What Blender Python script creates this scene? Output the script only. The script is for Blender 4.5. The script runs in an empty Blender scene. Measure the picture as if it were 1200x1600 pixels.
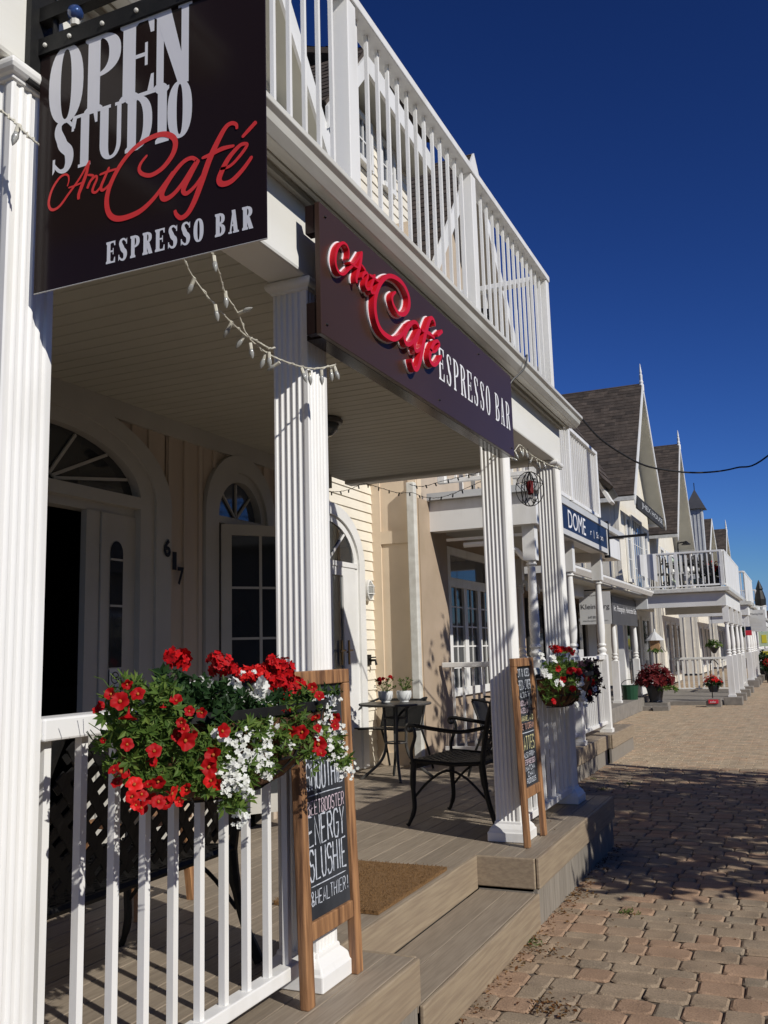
import bpy, math, random
from mathutils import Vector, Matrix
random.seed(7)
R = random.random
def U(a, b): return a + (b - a) * random.random()
scene = bpy.context.scene
COL = scene.collection
# ------------------------------------------------------------------ camera
YAW, PITCH, ROLL, FPX, CAMH = math.radians(23.932), math.radians(8.6996), math.radians(-1.5874), 1432.07, 1.55
cy, sy, cp, sp, cr, sr = math.cos(YAW), math.sin(YAW), math.cos(PITCH), math.sin(PITCH), math.cos(ROLL), math.sin(ROLL)
_f = Vector((-sy * cp, cy * cp, sp)); _r = Vector((cy, sy, 0)); _u = _r.cross(_f)
CR = cr * _r + sr * _u; CU = -sr * _r + cr * _u; CF = _f
cd = bpy.data.cameras.new('camera'); cam = bpy.data.objects.new('camera', cd); COL.objects.link(cam)
cam.matrix_world = Matrix(((CR.x, CU.x, -CF.x, 0), (CR.y, CU.y, -CF.y, 0), (CR.z, CU.z, -CF.z, CAMH), (0, 0, 0, 1)))
cd.sensor_fit = 'HORIZONTAL'; cd.sensor_width = 36; cd.lens = 36 * FPX / 1200; cd.clip_end = 2000; cd.clip_start = 0.05
scene.camera = cam
scene.render.resolution_x = 768; scene.render.resolution_y = 1024
def ray(px, py): return CR * (px - 600) + CU * (800 - py) + CF * FPX
def atX(px, py, x):
    d = ray(px, py); return Vector((0, 0, CAMH)) + d * (x / d.x)
def atY(px, py, y):
    d = ray(px, py); return Vector((0, 0, CAMH)) + d * (y / d.y)
def atZ(px, py, z):
    d = ray(px, py); return Vector((0, 0, CAMH)) + d * ((z - CAMH) / d.z)
# ------------------------------------------------------------------ light
SUN_EL, SUN_AZ = math.radians(34.0), math.radians(113.0)      # azimuth from +Y towards +X
to_sun = Vector((math.sin(SUN_AZ) * math.cos(SUN_EL), math.cos(SUN_AZ) * math.cos(SUN_EL), math.sin(SUN_EL)))
w = bpy.data.worlds.new('World'); scene.world = w; w.use_nodes = True
nt = w.node_tree; bg = nt.nodes['Background']
sky = nt.nodes.new('ShaderNodeTexSky'); sky.sky_type = 'NISHITA'; sky.sun_disc = False
sky.sun_elevation = SUN_EL; sky.sun_rotation = SUN_AZ; sky.air_density = 1.0; sky.dust_density = 0.15; sky.ozone_density = 3.5; sky.altitude = 300
gm = nt.nodes.new('ShaderNodeGamma'); gm.inputs[1].default_value = 1.65; nt.links.new(sky.outputs[0], gm.inputs[0])
tn = nt.nodes.new('ShaderNodeMix'); tn.data_type = 'RGBA'; tn.blend_type = 'MULTIPLY'; tn.inputs['Factor'].default_value = 1; tn.inputs[7].default_value = (.2215, .300, .476, 1)
nt.links.new(gm.outputs[0], tn.inputs[6])
cl_ = nt.nodes.new('ShaderNodeMix'); cl_.data_type = 'RGBA'; cl_.blend_type = 'DARKEN'; cl_.inputs['Factor'].default_value = 1; cl_.inputs[7].default_value = (4.7, 5.7, 9.6, 1)
nt.links.new(tn.outputs[2], cl_.inputs[6]); nt.links.new(cl_.outputs[2], bg.inputs[0]); bg.inputs[1].default_value = 0.055
ld = bpy.data.lights.new('sun', 'SUN'); ld.energy = 4.1; ld.angle = math.radians(0.5); ld.color = (1, .965, .90)
lo = bpy.data.objects.new('sun', ld); COL.objects.link(lo); lo.rotation_euler = (-to_sun).to_track_quat('-Z', 'Y').to_euler()
scene.view_settings.view_transform = 'Standard'; scene.view_settings.look = 'None'; scene.view_settings.exposure = 0.0; scene.view_settings.gamma = 1
# ------------------------------------------------------------------ materials
MATS = {}
def mat(name, c1, c2=None, rough=.6, scale=8, stretch=(1, 1, 1), bump=0, bscale=None, island=0, metal=0, spec=.5, detail=4, trans=0, coat=0, contrast=(.35, .65)):
    m = bpy.data.materials.new(name); m.use_nodes = True; n = m.node_tree.nodes; L = m.node_tree.links
    p = n['Principled BSDF']; p.inputs['Roughness'].default_value = rough; p.inputs['Metallic'].default_value = metal
    p.inputs['Specular IOR Level'].default_value = spec
    if coat: p.inputs['Coat Weight'].default_value = coat; p.inputs['Coat Roughness'].default_value = .05
    tc = n.new('ShaderNodeTexCoord'); mp = n.new('ShaderNodeMapping'); mp.inputs['Scale'].default_value = stretch
    L.new(tc.outputs['Object'], mp.inputs['Vector'])
    nz = n.new('ShaderNodeTexNoise'); nz.inputs['Scale'].default_value = scale; nz.inputs['Detail'].default_value = detail
    L.new(mp.outputs[0], nz.inputs['Vector'])
    rp = n.new('ShaderNodeValToRGB'); rp.color_ramp.elements[0].position = contrast[0]; rp.color_ramp.elements[1].position = contrast[1]
    rp.color_ramp.elements[0].color = (*c1, 1); rp.color_ramp.elements[1].color = (*(c2 or c1), 1)
    L.new(nz.outputs['Fac'], rp.inputs['Fac']); out = rp.outputs[0]
    if island:
        g = n.new('ShaderNodeNewGeometry'); mr = n.new('ShaderNodeMapRange'); mr.inputs[3].default_value = 1 - island; mr.inputs[4].default_value = 1 + island
        L.new(g.outputs['Random Per Island'], mr.inputs[0])
        mx = n.new('ShaderNodeMix'); mx.data_type = 'RGBA'; mx.blend_type = 'MULTIPLY'; mx.inputs['Factor'].default_value = 1
        L.new(out, mx.inputs[6]); L.new(mr.outputs[0], mx.inputs[7]); out = mx.outputs[2]
    L.new(out, p.inputs['Base Color'])
    if bump:
        nb = n.new('ShaderNodeTexNoise'); nb.inputs['Scale'].default_value = bscale or scale * 3; nb.inputs['Detail'].default_value = 5
        L.new(mp.outputs[0], nb.inputs['Vector'])
        bp = n.new('ShaderNodeBump'); bp.inputs['Strength'].default_value = bump; bp.inputs['Distance'].default_value = .01
        L.new(nb.outputs['Fac'], bp.inputs['Height']); L.new(bp.outputs[0], p.inputs['Normal'])
    if trans:
        p.inputs['Transmission Weight'].default_value = trans
    MATS[name] = m; return m
def leafmat(name, cols, rough=.55, transl=.35):
    m = bpy.data.materials.new(name); m.use_nodes = True; n = m.node_tree.nodes; L = m.node_tree.links
    p = n['Principled BSDF']; p.inputs['Roughness'].default_value = rough; p.inputs['Specular IOR Level'].default_value = .2
    g = n.new('ShaderNodeNewGeometry'); rp = n.new('ShaderNodeValToRGB')
    e = rp.color_ramp.elements
    e[0].color = (*cols[0], 1); e[1].color = (*cols[-1], 1)
    for i, c in enumerate(cols[1:-1]):
        k = e.new((i + 1) / (len(cols) - 1)); k.color = (*c, 1)
    L.new(g.outputs['Random Per Island'], rp.inputs[0]); L.new(rp.outputs[0], p.inputs['Base Color'])
    if transl:
        t = n.new('ShaderNodeBsdfTranslucent'); mx = n.new('ShaderNodeMixShader'); mx.inputs[0].default_value = transl
        L.new(rp.outputs[0], t.inputs[0]); L.new(p.outputs[0], mx.inputs[1]); L.new(t.outputs[0], mx.inputs[2])
        L.new(mx.outputs[0], n['Material Output'].inputs[0])
    MATS[name] = m; return m
W = mat('white_vinyl', (.80, .79, .76), (.62, .60, .54), .42, 5, (1.3, 1.3, .3), bump=.03, bscale=60, contrast=(.48, .86), detail=9)
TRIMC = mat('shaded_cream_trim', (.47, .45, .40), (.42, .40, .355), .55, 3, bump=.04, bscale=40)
W2 = mat('white_trim', (.78, .77, .74), (.70, .69, .65), .5, 2.2, bump=.05, bscale=40)
FAS = mat('fascia_paint', (.80, .79, .74), (.72, .70, .63), .5, 1.2, (1, .5, 2.5), bump=.05, bscale=30)
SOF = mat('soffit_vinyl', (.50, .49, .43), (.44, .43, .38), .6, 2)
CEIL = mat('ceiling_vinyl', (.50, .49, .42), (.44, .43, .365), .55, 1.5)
GUT = mat('gutter_metal', (.70, .69, .63), (.58, .56, .50), .35, 4, (3, .6, 3))
CREAM = mat('cream_siding', (.82, .765, .645), (.76, .70, .58), .55, 2.5, bump=.04, bscale=50)
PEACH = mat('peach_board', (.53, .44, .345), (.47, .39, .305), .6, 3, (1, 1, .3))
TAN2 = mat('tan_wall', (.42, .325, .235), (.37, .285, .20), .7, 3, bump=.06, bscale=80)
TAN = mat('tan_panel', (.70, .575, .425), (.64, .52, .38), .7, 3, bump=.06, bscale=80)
GREYP = mat('grey_paint', (.55, .56, .56), (.49, .50, .50), .55, 2)
SHING = mat('roof_shingle', (.046, .033, .024), (.070, .053, .041), .85, 6, island=.38, bump=.5, bscale=120)
DECK = mat('composite_deck', (.225, .18, .132), (.30, .245, .182), .6, 9, (9, .5, 9), island=.12, bump=.14, bscale=70)
LIPM = mat('composite_fascia', (.33, .26, .175), (.25, .19, .13), .6, 6, (6, .7, 14), bump=.16, bscale=40)
SKIRT = mat('grey_skirt', (.205, .18, .145), (.26, .23, .19), .7, 6, (8, 8, .8), island=.10)
CEDAR = mat('cedar_frame', (.40, .205, .090), (.13, .060, .028), .55, 4.5, (9, 9, .8), bump=.3, bscale=14, island=.16, contrast=(.36, .68))
BOARD = mat('chalkboard_black', (.016, .019, .024), (.045, .05, .058), .6, 5, (1, 1, .5))
CHALK = mat('chalk_white', (.62, .65, .70), (.34, .37, .42), .9, 60)
CHALKP = mat('chalk_pink', (.62, .50, .55), (.42, .34, .38), .9, 60)
CHALKY = mat('chalk_yellow', (.62, .58, .30), (.40, .37, .2), .9, 60)
CHALKO = mat('chalk_orange', (.60, .34, .26), (.4, .22, .17), .9, 60)
IRON = mat('black_iron', (.007, .007, .007), (.012, .0115, .011), .55, 20, bump=.1, bscale=90, spec=.3)
IRON2 = mat('dark_bronze_metal', (.05, .047, .042), (.075, .07, .062), .45, 20)
SIGNB = mat('brown_sign_enamel', (.043, .024, .018), (.050, .028, .021), .30, 1, spec=.26)
SIGNK = mat('near_black_sign_print', (.016, .0095, .009), (.020, .012, .011), .14, 1, spec=.18)
GREYL = mat('silver_print', (.74, .73, .75), (.70, .69, .71), .4, 2)
REDP = mat('red_print', (.70, .040, .036), None, .35)
REDL = mat('red_letter_acrylic', (.62, .012, .022), (.55, .010, .020), .3, 3)
WHITEL = mat('white_letter', (.86, .86, .87), None, .4)
GLASS = mat('dark_glass', (.018, .021, .024), (.034, .038, .042), .04, .6, spec=.8)
CURT = mat('curtained_glass', (.10, .11, .115), (.05, .06, .065), .06, 2, spec=.8)
GLASS2 = mat('sky_glass', (.05, .06, .08), (.08, .10, .14), .05, .6, spec=1)
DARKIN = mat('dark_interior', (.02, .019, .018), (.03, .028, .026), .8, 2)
BRASS = mat('aged_brass', (.30, .20, .08), (.18, .12, .05), .35, 20, metal=.8)
COIR = mat('coir_mat', (.30, .165, .06), (.17, .088, .03), .95, 120, bump=1, bscale=260)
LINER = mat('coco_liner', (.15, .068, .024), (.06, .027, .010), .95, 30, (1, 1, 2), bump=1, bscale=90, contrast=(.3, .7))
REDF = leafmat('red_petal', [(.44, .003, .005), (.56, .005, .006), (.30, .002, .005), (.50, .006, .012)], .6, .15)
DREDF = leafmat('deep_red_petal', [(.45, .006, .008), (.66, .014, .014), (.74, .024, .02)], .5, .2)
THROAT = mat('petunia_throat', (.28, .02, .008), (.45, .20, .02), .6, 400)
WHF = leafmat('white_petal', [(.82, .82, .76), (.72, .73, .66), (.86, .86, .84)], .5, .25)
LEAF = leafmat('green_leaf', [(.035, .075, .012), (.085, .15, .026), (.16, .23, .045), (.055, .11, .018), (.11, .18, .035)])
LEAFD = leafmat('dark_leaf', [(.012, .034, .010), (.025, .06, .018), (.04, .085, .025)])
LEAFB = leafmat('burgundy_leaf', [(.10, .010, .014), (.19, .022, .022), (.06, .008, .012)], .5, .2)
LEAFP = leafmat('purple_leaf', [(.022, .012, .018), (.045, .02, .03)], .5, .1)
STEM = mat('stem', (.05, .09, .02), (.08, .07, .03), .7, 20)
TLEAF = leafmat('tree_leaf', [(.02, .05, .01), (.04, .085, .018), (.06, .11, .025)], .55, .3)
BARK = mat('bark', (.09, .065, .045), (.045, .034, .025), .9, 8, (3, 3, .6), bump=.6)
LITTER = leafmat('dry_leaf', [(.16, .07, .02), (.10, .035, .012), (.20, .11, .04), (.08, .05, .02)], .8, .1)
POTW = mat('white_ceramic', (.75, .76, .74), (.70, .71, .70), .2, 3)
POTK = mat('dark_planter', (.012, .014, .02), (.02, .022, .03), .35, 5)
SOIL = mat('soil', (.03, .02, .014), (.05, .035, .022), .95, 40)
STONE = mat('grey_block', (.26, .235, .20), (.20, .18, .155), .85, 8, bump=.4, bscale=60, island=.08)
BULB = mat('clear_bulb', (.62, .62, .58), (.50, .50, .47), .12, 6, spec=.8, trans=.45)
CORDW = mat('white_cord', (.66, .63, .52), (.5, .47, .38), .6, 40)
CORDK = mat('black_cord', (.012, .012, .012), None, .5)
NAVY = mat('navy_sign', (.012, .019, .050), (.015, .023, .058), .4, 2, spec=.25)
PALE = mat('pale_sign', (.60, .60, .58), (.55, .55, .54), .5, 3)
CHAR = mat('charcoal_sign', (.075, .075, .08), (.06, .06, .065), .5, 3)
WOODL = mat('light_wood', (.42, .26, .13), (.33, .19, .09), .6, 5, (6, 6, 1))
BLUEG = mat('blue_glass_ball', (.02, .04, .12), (.03, .06, .18), .05, 3, spec=1)
BRICK = mat('brown_siding', (.22, .165, .125), (.16, .115, .085), .8, 9, (1, 1, 12))
GREENP = mat('green_bucket', (.012, .06, .03), None, .35)
REDS = mat('red_notice', (.60, .03, .05), None, .5)
YEL = mat('yellow_notice', (.65, .58, .04), None, .5)
MINT = mat('mint_poster', (.45, .60, .50), (.55, .62, .35), .5, 6)
ASPH = mat('asphalt', (.045, .044, .043), (.06, .058, .056), .9, 20, bump=.3, bscale=120)
JOINT = mat('paver_joint_sand', (.14, .108, .076), (.085, .064, .045), .95, 14, bump=.4, bscale=90)
EARTH = mat('earth', (.10, .085, .055), (.07, .075, .04), .95, .6)
def paver_mat(name, mul, uni=0):
    m = bpy.data.materials.new(name); m.use_nodes = True; n = m.node_tree.nodes; L = m.node_tree.links
    p = n['Principled BSDF']; p.inputs['Roughness'].default_value = .9; p.inputs['Specular IOR Level'].default_value = .25
    g = n.new('ShaderNodeNewGeometry'); rp = n.new('ShaderNodeValToRGB'); rp.color_ramp.interpolation = 'LINEAR'; e = rp.color_ramp.elements
    cs = [(0, (.335, .225, .15)), (.2, (.36, .245, .165)), (.36, (.30, .24, .172)), (.52, (.32, .26, .186)), (.68, (.25, .215, .162)), (.84, (.335, .255, .175)), (1, (.275, .225, .165))]
    cs = [(q, tuple((a * (1 - uni) + t * uni) * k for a, t, k in zip(c, (.32, .245, .17), mul))) for q, c in cs]
    e[0].color = (*cs[0][1], 1); e[1].color = (*cs[-1][1], 1)
    for q, c in cs[1:-1]:
        k = e.new(q); k.color = (*c, 1)
    L.new(g.outputs['Random Per Island'], rp.inputs[0])
    tc = n.new('ShaderNodeTexCoord'); nz = n.new('ShaderNodeTexNoise'); nz.inputs['Scale'].default_value = 130; nz.inputs['Detail'].default_value = 4
    n2 = n.new('ShaderNodeTexNoise'); n2.inputs['Scale'].default_value = 5; n2.inputs['Detail'].default_value = 6
    L.new(tc.outputs['Object'], nz.inputs[0]); L.new(tc.outputs['Object'], n2.inputs[0])
    mr = n.new('ShaderNodeMapRange'); mr.inputs[1].default_value = .3; mr.inputs[2].default_value = .7; mr.inputs[3].default_value = .72; mr.inputs[4].default_value = 1.22; L.new(nz.outputs['Fac'], mr.inputs[0])
    m2 = n.new('ShaderNodeMapRange'); m2.inputs[1].default_value = .3; m2.inputs[2].default_value = .7; m2.inputs[3].default_value = .74; m2.inputs[4].default_value = 1.14; L.new(n2.outputs['Fac'], m2.inputs[0])
    mm = n.new('ShaderNodeMath'); mm.operation = 'MULTIPLY'; L.new(mr.outputs[0], mm.inputs[0]); L.new(m2.outputs[0], mm.inputs[1])
    mx = n.new('ShaderNodeMix'); mx.data_type = 'RGBA'; mx.blend_type = 'MULTIPLY'; mx.inputs['Factor'].default_value = 1
    L.new(rp.outputs[0], mx.inputs[6]); L.new(mm.outputs[0], mx.inputs[7]); L.new(mx.outputs[2], p.inputs['Base Color'])
    bp = n.new('ShaderNodeBump'); bp.inputs['Strength'].default_value = .55; bp.inputs['Distance'].default_value = .006
    L.new(nz.outputs['Fac'], bp.inputs['Height']); L.new(bp.outputs[0], p.inputs['Normal']); return m
PAVER = paver_mat('concrete_paver', (1.02, .97, .93), .18); PBRICK = paver_mat('clay_paving_brick', (1.42, 1.42, 1.38), .55)
# ------------------------------------------------------------------ mesh builder
OFF = {}
class B:
    def __init__(s): s.v = []; s.f = []
    def add(s, vs, fs):
        o = len(s.v); s.v += [Vector(p) for p in vs]; s.f += [tuple(i + o for i in f) for f in fs]; return s
    def box(s, x0, y0, z0, x1, y1, z1):
        x0, x1 = min(x0, x1), max(x0, x1); y0, y1 = min(y0, y1), max(y0, y1); z0, z1 = min(z0, z1), max(z0, z1)
        return s.add([(x0, y0, z0), (x1, y0, z0), (x1, y1, z0), (x0, y1, z0), (x0, y0, z1), (x1, y0, z1), (x1, y1, z1), (x0, y1, z1)],
                     [(3, 2, 1, 0), (4, 5, 6, 7), (0, 1, 5, 4), (1, 2, 6, 5), (2, 3, 7, 6), (3, 0, 4, 7)])
    def prism(s, poly, vec):
        n = len(poly); vec = Vector(vec); a = [Vector(p) for p in poly]
        return s.add(a + [p + vec for p in a], [tuple(range(n - 1, -1, -1)), tuple(range(n, 2 * n))] + [(i, (i + 1) % n, (i + 1) % n + n, i + n) for i in range(n)])
    def bar(s, p, q, w, h, up=(0, 0, 1)):
        p, q = Vector(p), Vector(q); d = (q - p).normalized(); up = Vector(up)
        if abs(d.dot(up)) > .98: up = Vector((1, 0, 0)) if abs(d.x) < .9 else Vector((0, 1, 0))
        a = d.cross(up).normalized(); b = a.cross(d).normalized()
        c = [a * w / 2 + b * h / 2, -a * w / 2 + b * h / 2, -a * w / 2 - b * h / 2, a * w / 2 - b * h / 2]
        return s.prism([p + k for k in c], q - p)
    def tube(s, pts, r, n=8):
        pts = [Vector(p) for p in pts]; m = len(pts); rs = r if isinstance(r, (list, tuple)) else [r] * m
        vs = []; fs = []; prev = None
        for i, p in enumerate(pts):
            d = (pts[min(i + 1, m - 1)] - pts[max(i - 1, 0)]).normalized()
            if prev is None:
                up = Vector((0, 0, 1)) if abs(d.z) < .9 else Vector((1, 0, 0)); a = d.cross(up).normalized()
            else:
                a = (prev - d * prev.dot(d)).normalized()
            prev = a; b = d.cross(a)
            for k in range(n):
                t = 2 * math.pi * k / n; vs.append(p + (a * math.cos(t) + b * math.sin(t)) * rs[i])
        for i in range(m - 1):
            for k in range(n):
                fs.append((i * n + k, i * n + (k + 1) % n, (i + 1) * n + (k + 1) % n, (i + 1) * n + k))
        fs.append(tuple(range(n - 1, -1, -1))); fs.append(tuple((m - 1) * n + k for k in range(n)))
        return s.add(vs, fs)
    def lathe(s, prof, c=(0, 0, 0), n=16):
        c = Vector(c); vs = []; fs = []; m = len(prof)
        for r, z in prof:
            for k in range(n):
                t = 2 * math.pi * k / n; vs.append(c + Vector((r * math.cos(t), r * math.sin(t), z)))
        for i in range(m - 1):
            for k in range(n): fs.append((i * n + k, i * n + (k + 1) % n, (i + 1) * n + (k + 1) % n, (i + 1) * n + k))
        fs.append(tuple(range(n - 1, -1, -1))); fs.append(tuple((m - 1) * n + k for k in range(n)))
        return s.add(vs, fs)
    def sq_lathe(s, prof, c):                         # square mouldings: (half width, z)
        c = Vector(c); vs = []; fs = []; m = len(prof)
        for r, z in prof: vs += [c + Vector((-r, -r, z)), c + Vector((r, -r, z)), c + Vector((r, r, z)), c + Vector((-r, r, z))]
        for i in range(m - 1):
            for k in range(4): fs.append((i * 4 + k, i * 4 + (k + 1) % 4, i * 4 + 4 + (k + 1) % 4, i * 4 + 4 + k))
        fs += [(3, 2, 1, 0), tuple((m - 1) * 4 + k for k in range(4))]
        return s.add(vs, fs)
    def quad(s, *p): return s.add(p, [tuple(range(len(p)))])
    def ball(s, c, r, n=10, m=6, sz=1):
        return s.lathe([(max(.001, r * math.sin(math.pi * i / m)), -r * sz * math.cos(math.pi * i / m)) for i in range(m + 1)], c, n)
    def build(s, name, material, parent=None, smooth=False, bevel=0, label=None):
        me = bpy.data.meshes.new(name); o = bpy.data.objects.new(name, me); COL.objects.link(o)
        off = Vector((0, 0, 0))
        if parent is not None:
            off = OFF.get(parent.name, Vector((0, 0, 0))); o.parent = parent; OFF[o.name] = off
        me.from_pydata([tuple(p - off) for p in s.v], [], s.f); me.update()
        me.materials.append(material)
        if smooth:
            me.polygons.foreach_set('use_smooth', [True] * len(me.polygons))
            if smooth == 'auto':
                try: me.set_sharp_from_angle(angle=math.radians(40))
                except Exception: pass
        if bevel:
            bv = o.modifiers.new('bevel', 'BEVEL'); bv.width = bevel; bv.segments = 2; bv.limit_method = 'ANGLE'; bv.angle_limit = math.radians(50)
        if label: o['label'] = label
        return o
def thing(name, label, cat, loc=(0, 0, 0), rz=0, group=None, local=False):
    o = bpy.data.objects.new(name, None); COL.objects.link(o); o.location = loc; o.rotation_euler = (0, 0, rz)
    o.empty_display_size = .2
    o['label'] = label; o['category'] = cat
    if group: o['group'] = group
    OFF[o.name] = Vector((0, 0, 0)) if local else Vector(loc)
    return o
def tag(o, label, cat, group=None, kind=None):
    if label: o['label'] = label; o['category'] = cat
    if group: o['group'] = group
    if kind: o['kind'] = kind
    return o
def copy_tree(o, parent=None):
    c = o.copy(); COL.objects.link(c); c.parent = parent; OFF[c.name] = OFF.get(o.name, Vector((0, 0, 0)))
    for ch in list(o.children): copy_tree(ch, c)
    return c
def dup(o, loc, rz, label, group=None):
    c = copy_tree(o); c.location = loc; c.rotation_euler = (0, 0, rz); c['label'] = label
    if group: c['group'] = group
    return c
# ------------------------------------------------------------------ lettering
def catmull(pts, k=6):
    P = [Vector(p) for p in pts]; out = []
    for i in range(len(P) - 1):
        a, b, c, d = P[max(i - 1, 0)], P[i], P[i + 1], P[min(i + 2, len(P) - 1)]
        for j in range(k):
            t = j / k
            out.append(.5 * ((2 * b) + (c - a) * t + (2 * a - 5 * b + 4 * c - d) * t * t + (3 * b - a - 3 * c + d) * t ** 3))
    out.append(P[-1]); return out
def ribbon(pts, ws, k=6, smooth=True, taper=True):
    """2-D centreline -> list of quads"""
    pts = [Vector((p[0], p[1], 0)) for p in pts]
    C = catmull(pts, k) if smooth and len(pts) > 2 else pts
    n = len(C); L = []; Rr = []
    wl = ws if isinstance(ws, (list, tuple)) else [ws, ws]
    for i, p in enumerate(C):
        d = C[min(i + 1, n - 1)] - C[max(i - 1, 0)]
        if d.length < 1e-9: d = Vector((1, 0, 0))
        d.normalize(); nn = Vector((-d.y, d.x, 0)); t = i / max(1, n - 1) * (len(wl) - 1); j = min(int(t), len(wl) - 2); wv = wl[j] + (wl[j + 1] - wl[j]) * (t - j)
        if taper and n > 4 and (i == 0 or i == n - 1): wv *= .45
        L.append(p + nn * wv / 2); Rr.append(p - nn * wv / 2)
    return [[L[i], Rr[i], Rr[i + 1], L[i + 1]] for i in range(n - 1)]
def ringq(cx, cy_, rx, ry, tx, ty, a0, a1, n=20, e=2.0):
    def pt(a, x, y):
        c, s_ = math.cos(a), math.sin(a)
        return Vector((cx + x * math.copysign(abs(c) ** (2 / e), c), cy_ + y * math.copysign(abs(s_) ** (2 / e), s_), 0))
    A = [a0 + (a1 - a0) * i / n for i in range(n + 1)]
    return [[pt(A[i], rx, ry), pt(A[i], rx - tx, ry - ty), pt(A[i + 1], rx - tx, ry - ty), pt(A[i + 1], rx, ry)] for i in range(n)]
def slab(ch, Wd=.5, st=.16, th=.05):
    """one slab-serif capital in a unit-high box of width Wd -> strokes (each a list of polygons)"""
    V = lambda *p: [Vector((a, b, 0)) for a, b in p]
    q = []; e = .045; PI = math.pi
    def stem(x, w=st, serif=True, top=True, bot=True):
        q.append([V((x, 0), (x + w, 0), (x + w, 1), (x, 1))])
        if top and serif: q.append([V((x - e, 1 - th), (x - e * .2, 1 - th * 1.6), (x + w + e * .2, 1 - th * 1.6), (x + w + e, 1 - th), (x + w + e, 1), (x - e, 1))])
        if bot and serif: q.append([V((x - e, 0), (x + w + e, 0), (x + w + e, th), (x + w + e * .2, th * 1.6), (x - e * .2, th * 1.6), (x - e, th))])
    if ch == 'O': q.append(ringq(Wd / 2, .5, Wd / 2, .515, st, th * 1.1, 0, 2 * PI, 36, 2.3))
    if ch == 'I': stem(Wd / 2 - st / 2)
    if ch in 'PRBD':
        stem(e)
        x = e + st * .6; rx = Wd - x
        if ch == 'D': q.append(ringq(x, .5, rx, .5, st, th, -PI / 2, PI / 2, 22, 2.4))
        elif ch == 'P': q.append(ringq(x, .72, rx, .28, st * .95, th, -PI / 2, PI / 2, 20, 2.4))
        elif ch == 'B':
            q.append(ringq(x, .75, rx * .93, .25, st * .9, th, -PI / 2, PI / 2, 18, 2.4)); q.append(ringq(x, .265, rx, .265, st * .95, th, -PI / 2, PI / 2, 18, 2.4))
        else:
            q.append(ringq(x, .75, rx * .95, .25, st * .9, th, -PI / 2, PI / 2, 18, 2.4))
            q.append([V((Wd - st * 1.75, .52), (Wd - st * .75, .52), (Wd + e * .6, 0), (Wd - st * .9, 0))])
    if ch in 'E':
        stem(e)
        x = e + st
        q.append([V((x, 1 - th), (Wd, 1 - th), (Wd, 1), (x, 1))]); q.append([V((x, 0), (Wd, 0), (Wd, th), (x, th))]); q.append([V((x, .5), (Wd - .1, .5), (Wd - .1, .5 + th), (x, .5 + th))])
        q.append([V((Wd - .05, .78), (Wd, .78), (Wd, 1 - th), (Wd - .09, 1 - th))]); q.append([V((Wd - .09, th), (Wd, th), (Wd, .25), (Wd - .04, .25))]); q.append([V((Wd - .13, .38), (Wd - .09, .38), (Wd - .09, .67), (Wd - .13, .67))])
    if ch == 'T':
        c = Wd / 2; q.append([V((c - st / 2, 0), (c + st / 2, 0), (c + st / 2, 1), (c - st / 2, 1))])
        q.append([V((c - st / 2 - e, 0), (c + st / 2 + e, 0), (c + st / 2 + e, th), (c - st / 2 - e, th))]); q.append([V((0, 1 - th), (Wd, 1 - th), (Wd, 1), (0, 1))])
        q.append([V((0, .76), (.05, .76), (.09, 1 - th), (0, 1 - th))]); q.append([V((Wd - .05, .76), (Wd, .76), (Wd, 1 - th), (Wd - .09, 1 - th))])
    if ch == 'U':
        t2 = st * .5
        q.append([V((e, .3), (e + st, .3), (e + st, 1), (e, 1))]); q.append([V((Wd - e - t2, .3), (Wd - e, .3), (Wd - e, 1), (Wd - e - t2, 1))])
        q.append([V((0, 1 - th), (st + 2 * e, 1 - th), (st + 2 * e, 1), (0, 1))]); q.append([V((Wd - t2 - 2 * e, 1 - th), (Wd, 1 - th), (Wd, 1), (Wd - t2 - 2 * e, 1))])
        o = ringq(Wd / 2, .3, Wd / 2 - e, .31, st, th, PI, 1.5 * PI, 12, 2.2) + ringq(Wd / 2, .3, Wd / 2 - e, .31, t2, th, 1.5 * PI, 2 * PI, 12, 2.2); q.append(o)
    if ch == 'N':
        t2 = st * .55
        stem(e, t2); q.append([V((Wd - e - t2, 0), (Wd - e, 0), (Wd - e, 1), (Wd - e - t2, 1))])
        q.append([V((Wd - 2 * e - t2, 1 - th), (Wd, 1 - th), (Wd, 1), (Wd - 2 * e - t2, 1))]); q.append([V((e * .3, 1), (e + st * 1.05, 1), (Wd - e, 0), (Wd - e - st * .75, 0))])
    if ch == 'A':
        c = Wd / 2; t2 = st * .42
        q.append([V((e, 0), (e + t2, 0), (c + .02, 1), (c - .05, 1))]); q.append([V((Wd - e - st, 0), (Wd - e, 0), (c + st * .42, 1), (c - st * .5, 1))]); q.append([V((c - .12, .3), (c + .12, .3), (c + .12, .3 + th), (c - .12, .3 + th))])
        q.append([V((0, 0), (t2 + 2 * e, 0), (t2 + 2 * e, th), (0, th))]); q.append([V((Wd - st - 2 * e, 0), (Wd, 0), (Wd, th), (Wd - st - 2 * e, th))])
    if ch == 'S':
        q.append(ribbon([(Wd - .06, .84), (Wd * .62, .965), (Wd * .32, .93), (.13, .79), (.20, .62), (Wd * .5, .5), (Wd - .13, .36), (Wd - .12, .17), (Wd * .62, .045), (Wd * .36, .045), (.05, .18)], [th, th * 1.1, st * .7, st, st * 1.15, st * 1.15, st, st * .7, th * 1.1, th], 5, True, False))
        q.append([V((Wd - .075, .72), (Wd - .02, .72), (Wd - .02, 1), (Wd - .065, .93))]); q.append([V((.02, 0), (.07, .07), (.075, .29), (.02, .29))])
    return q
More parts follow.
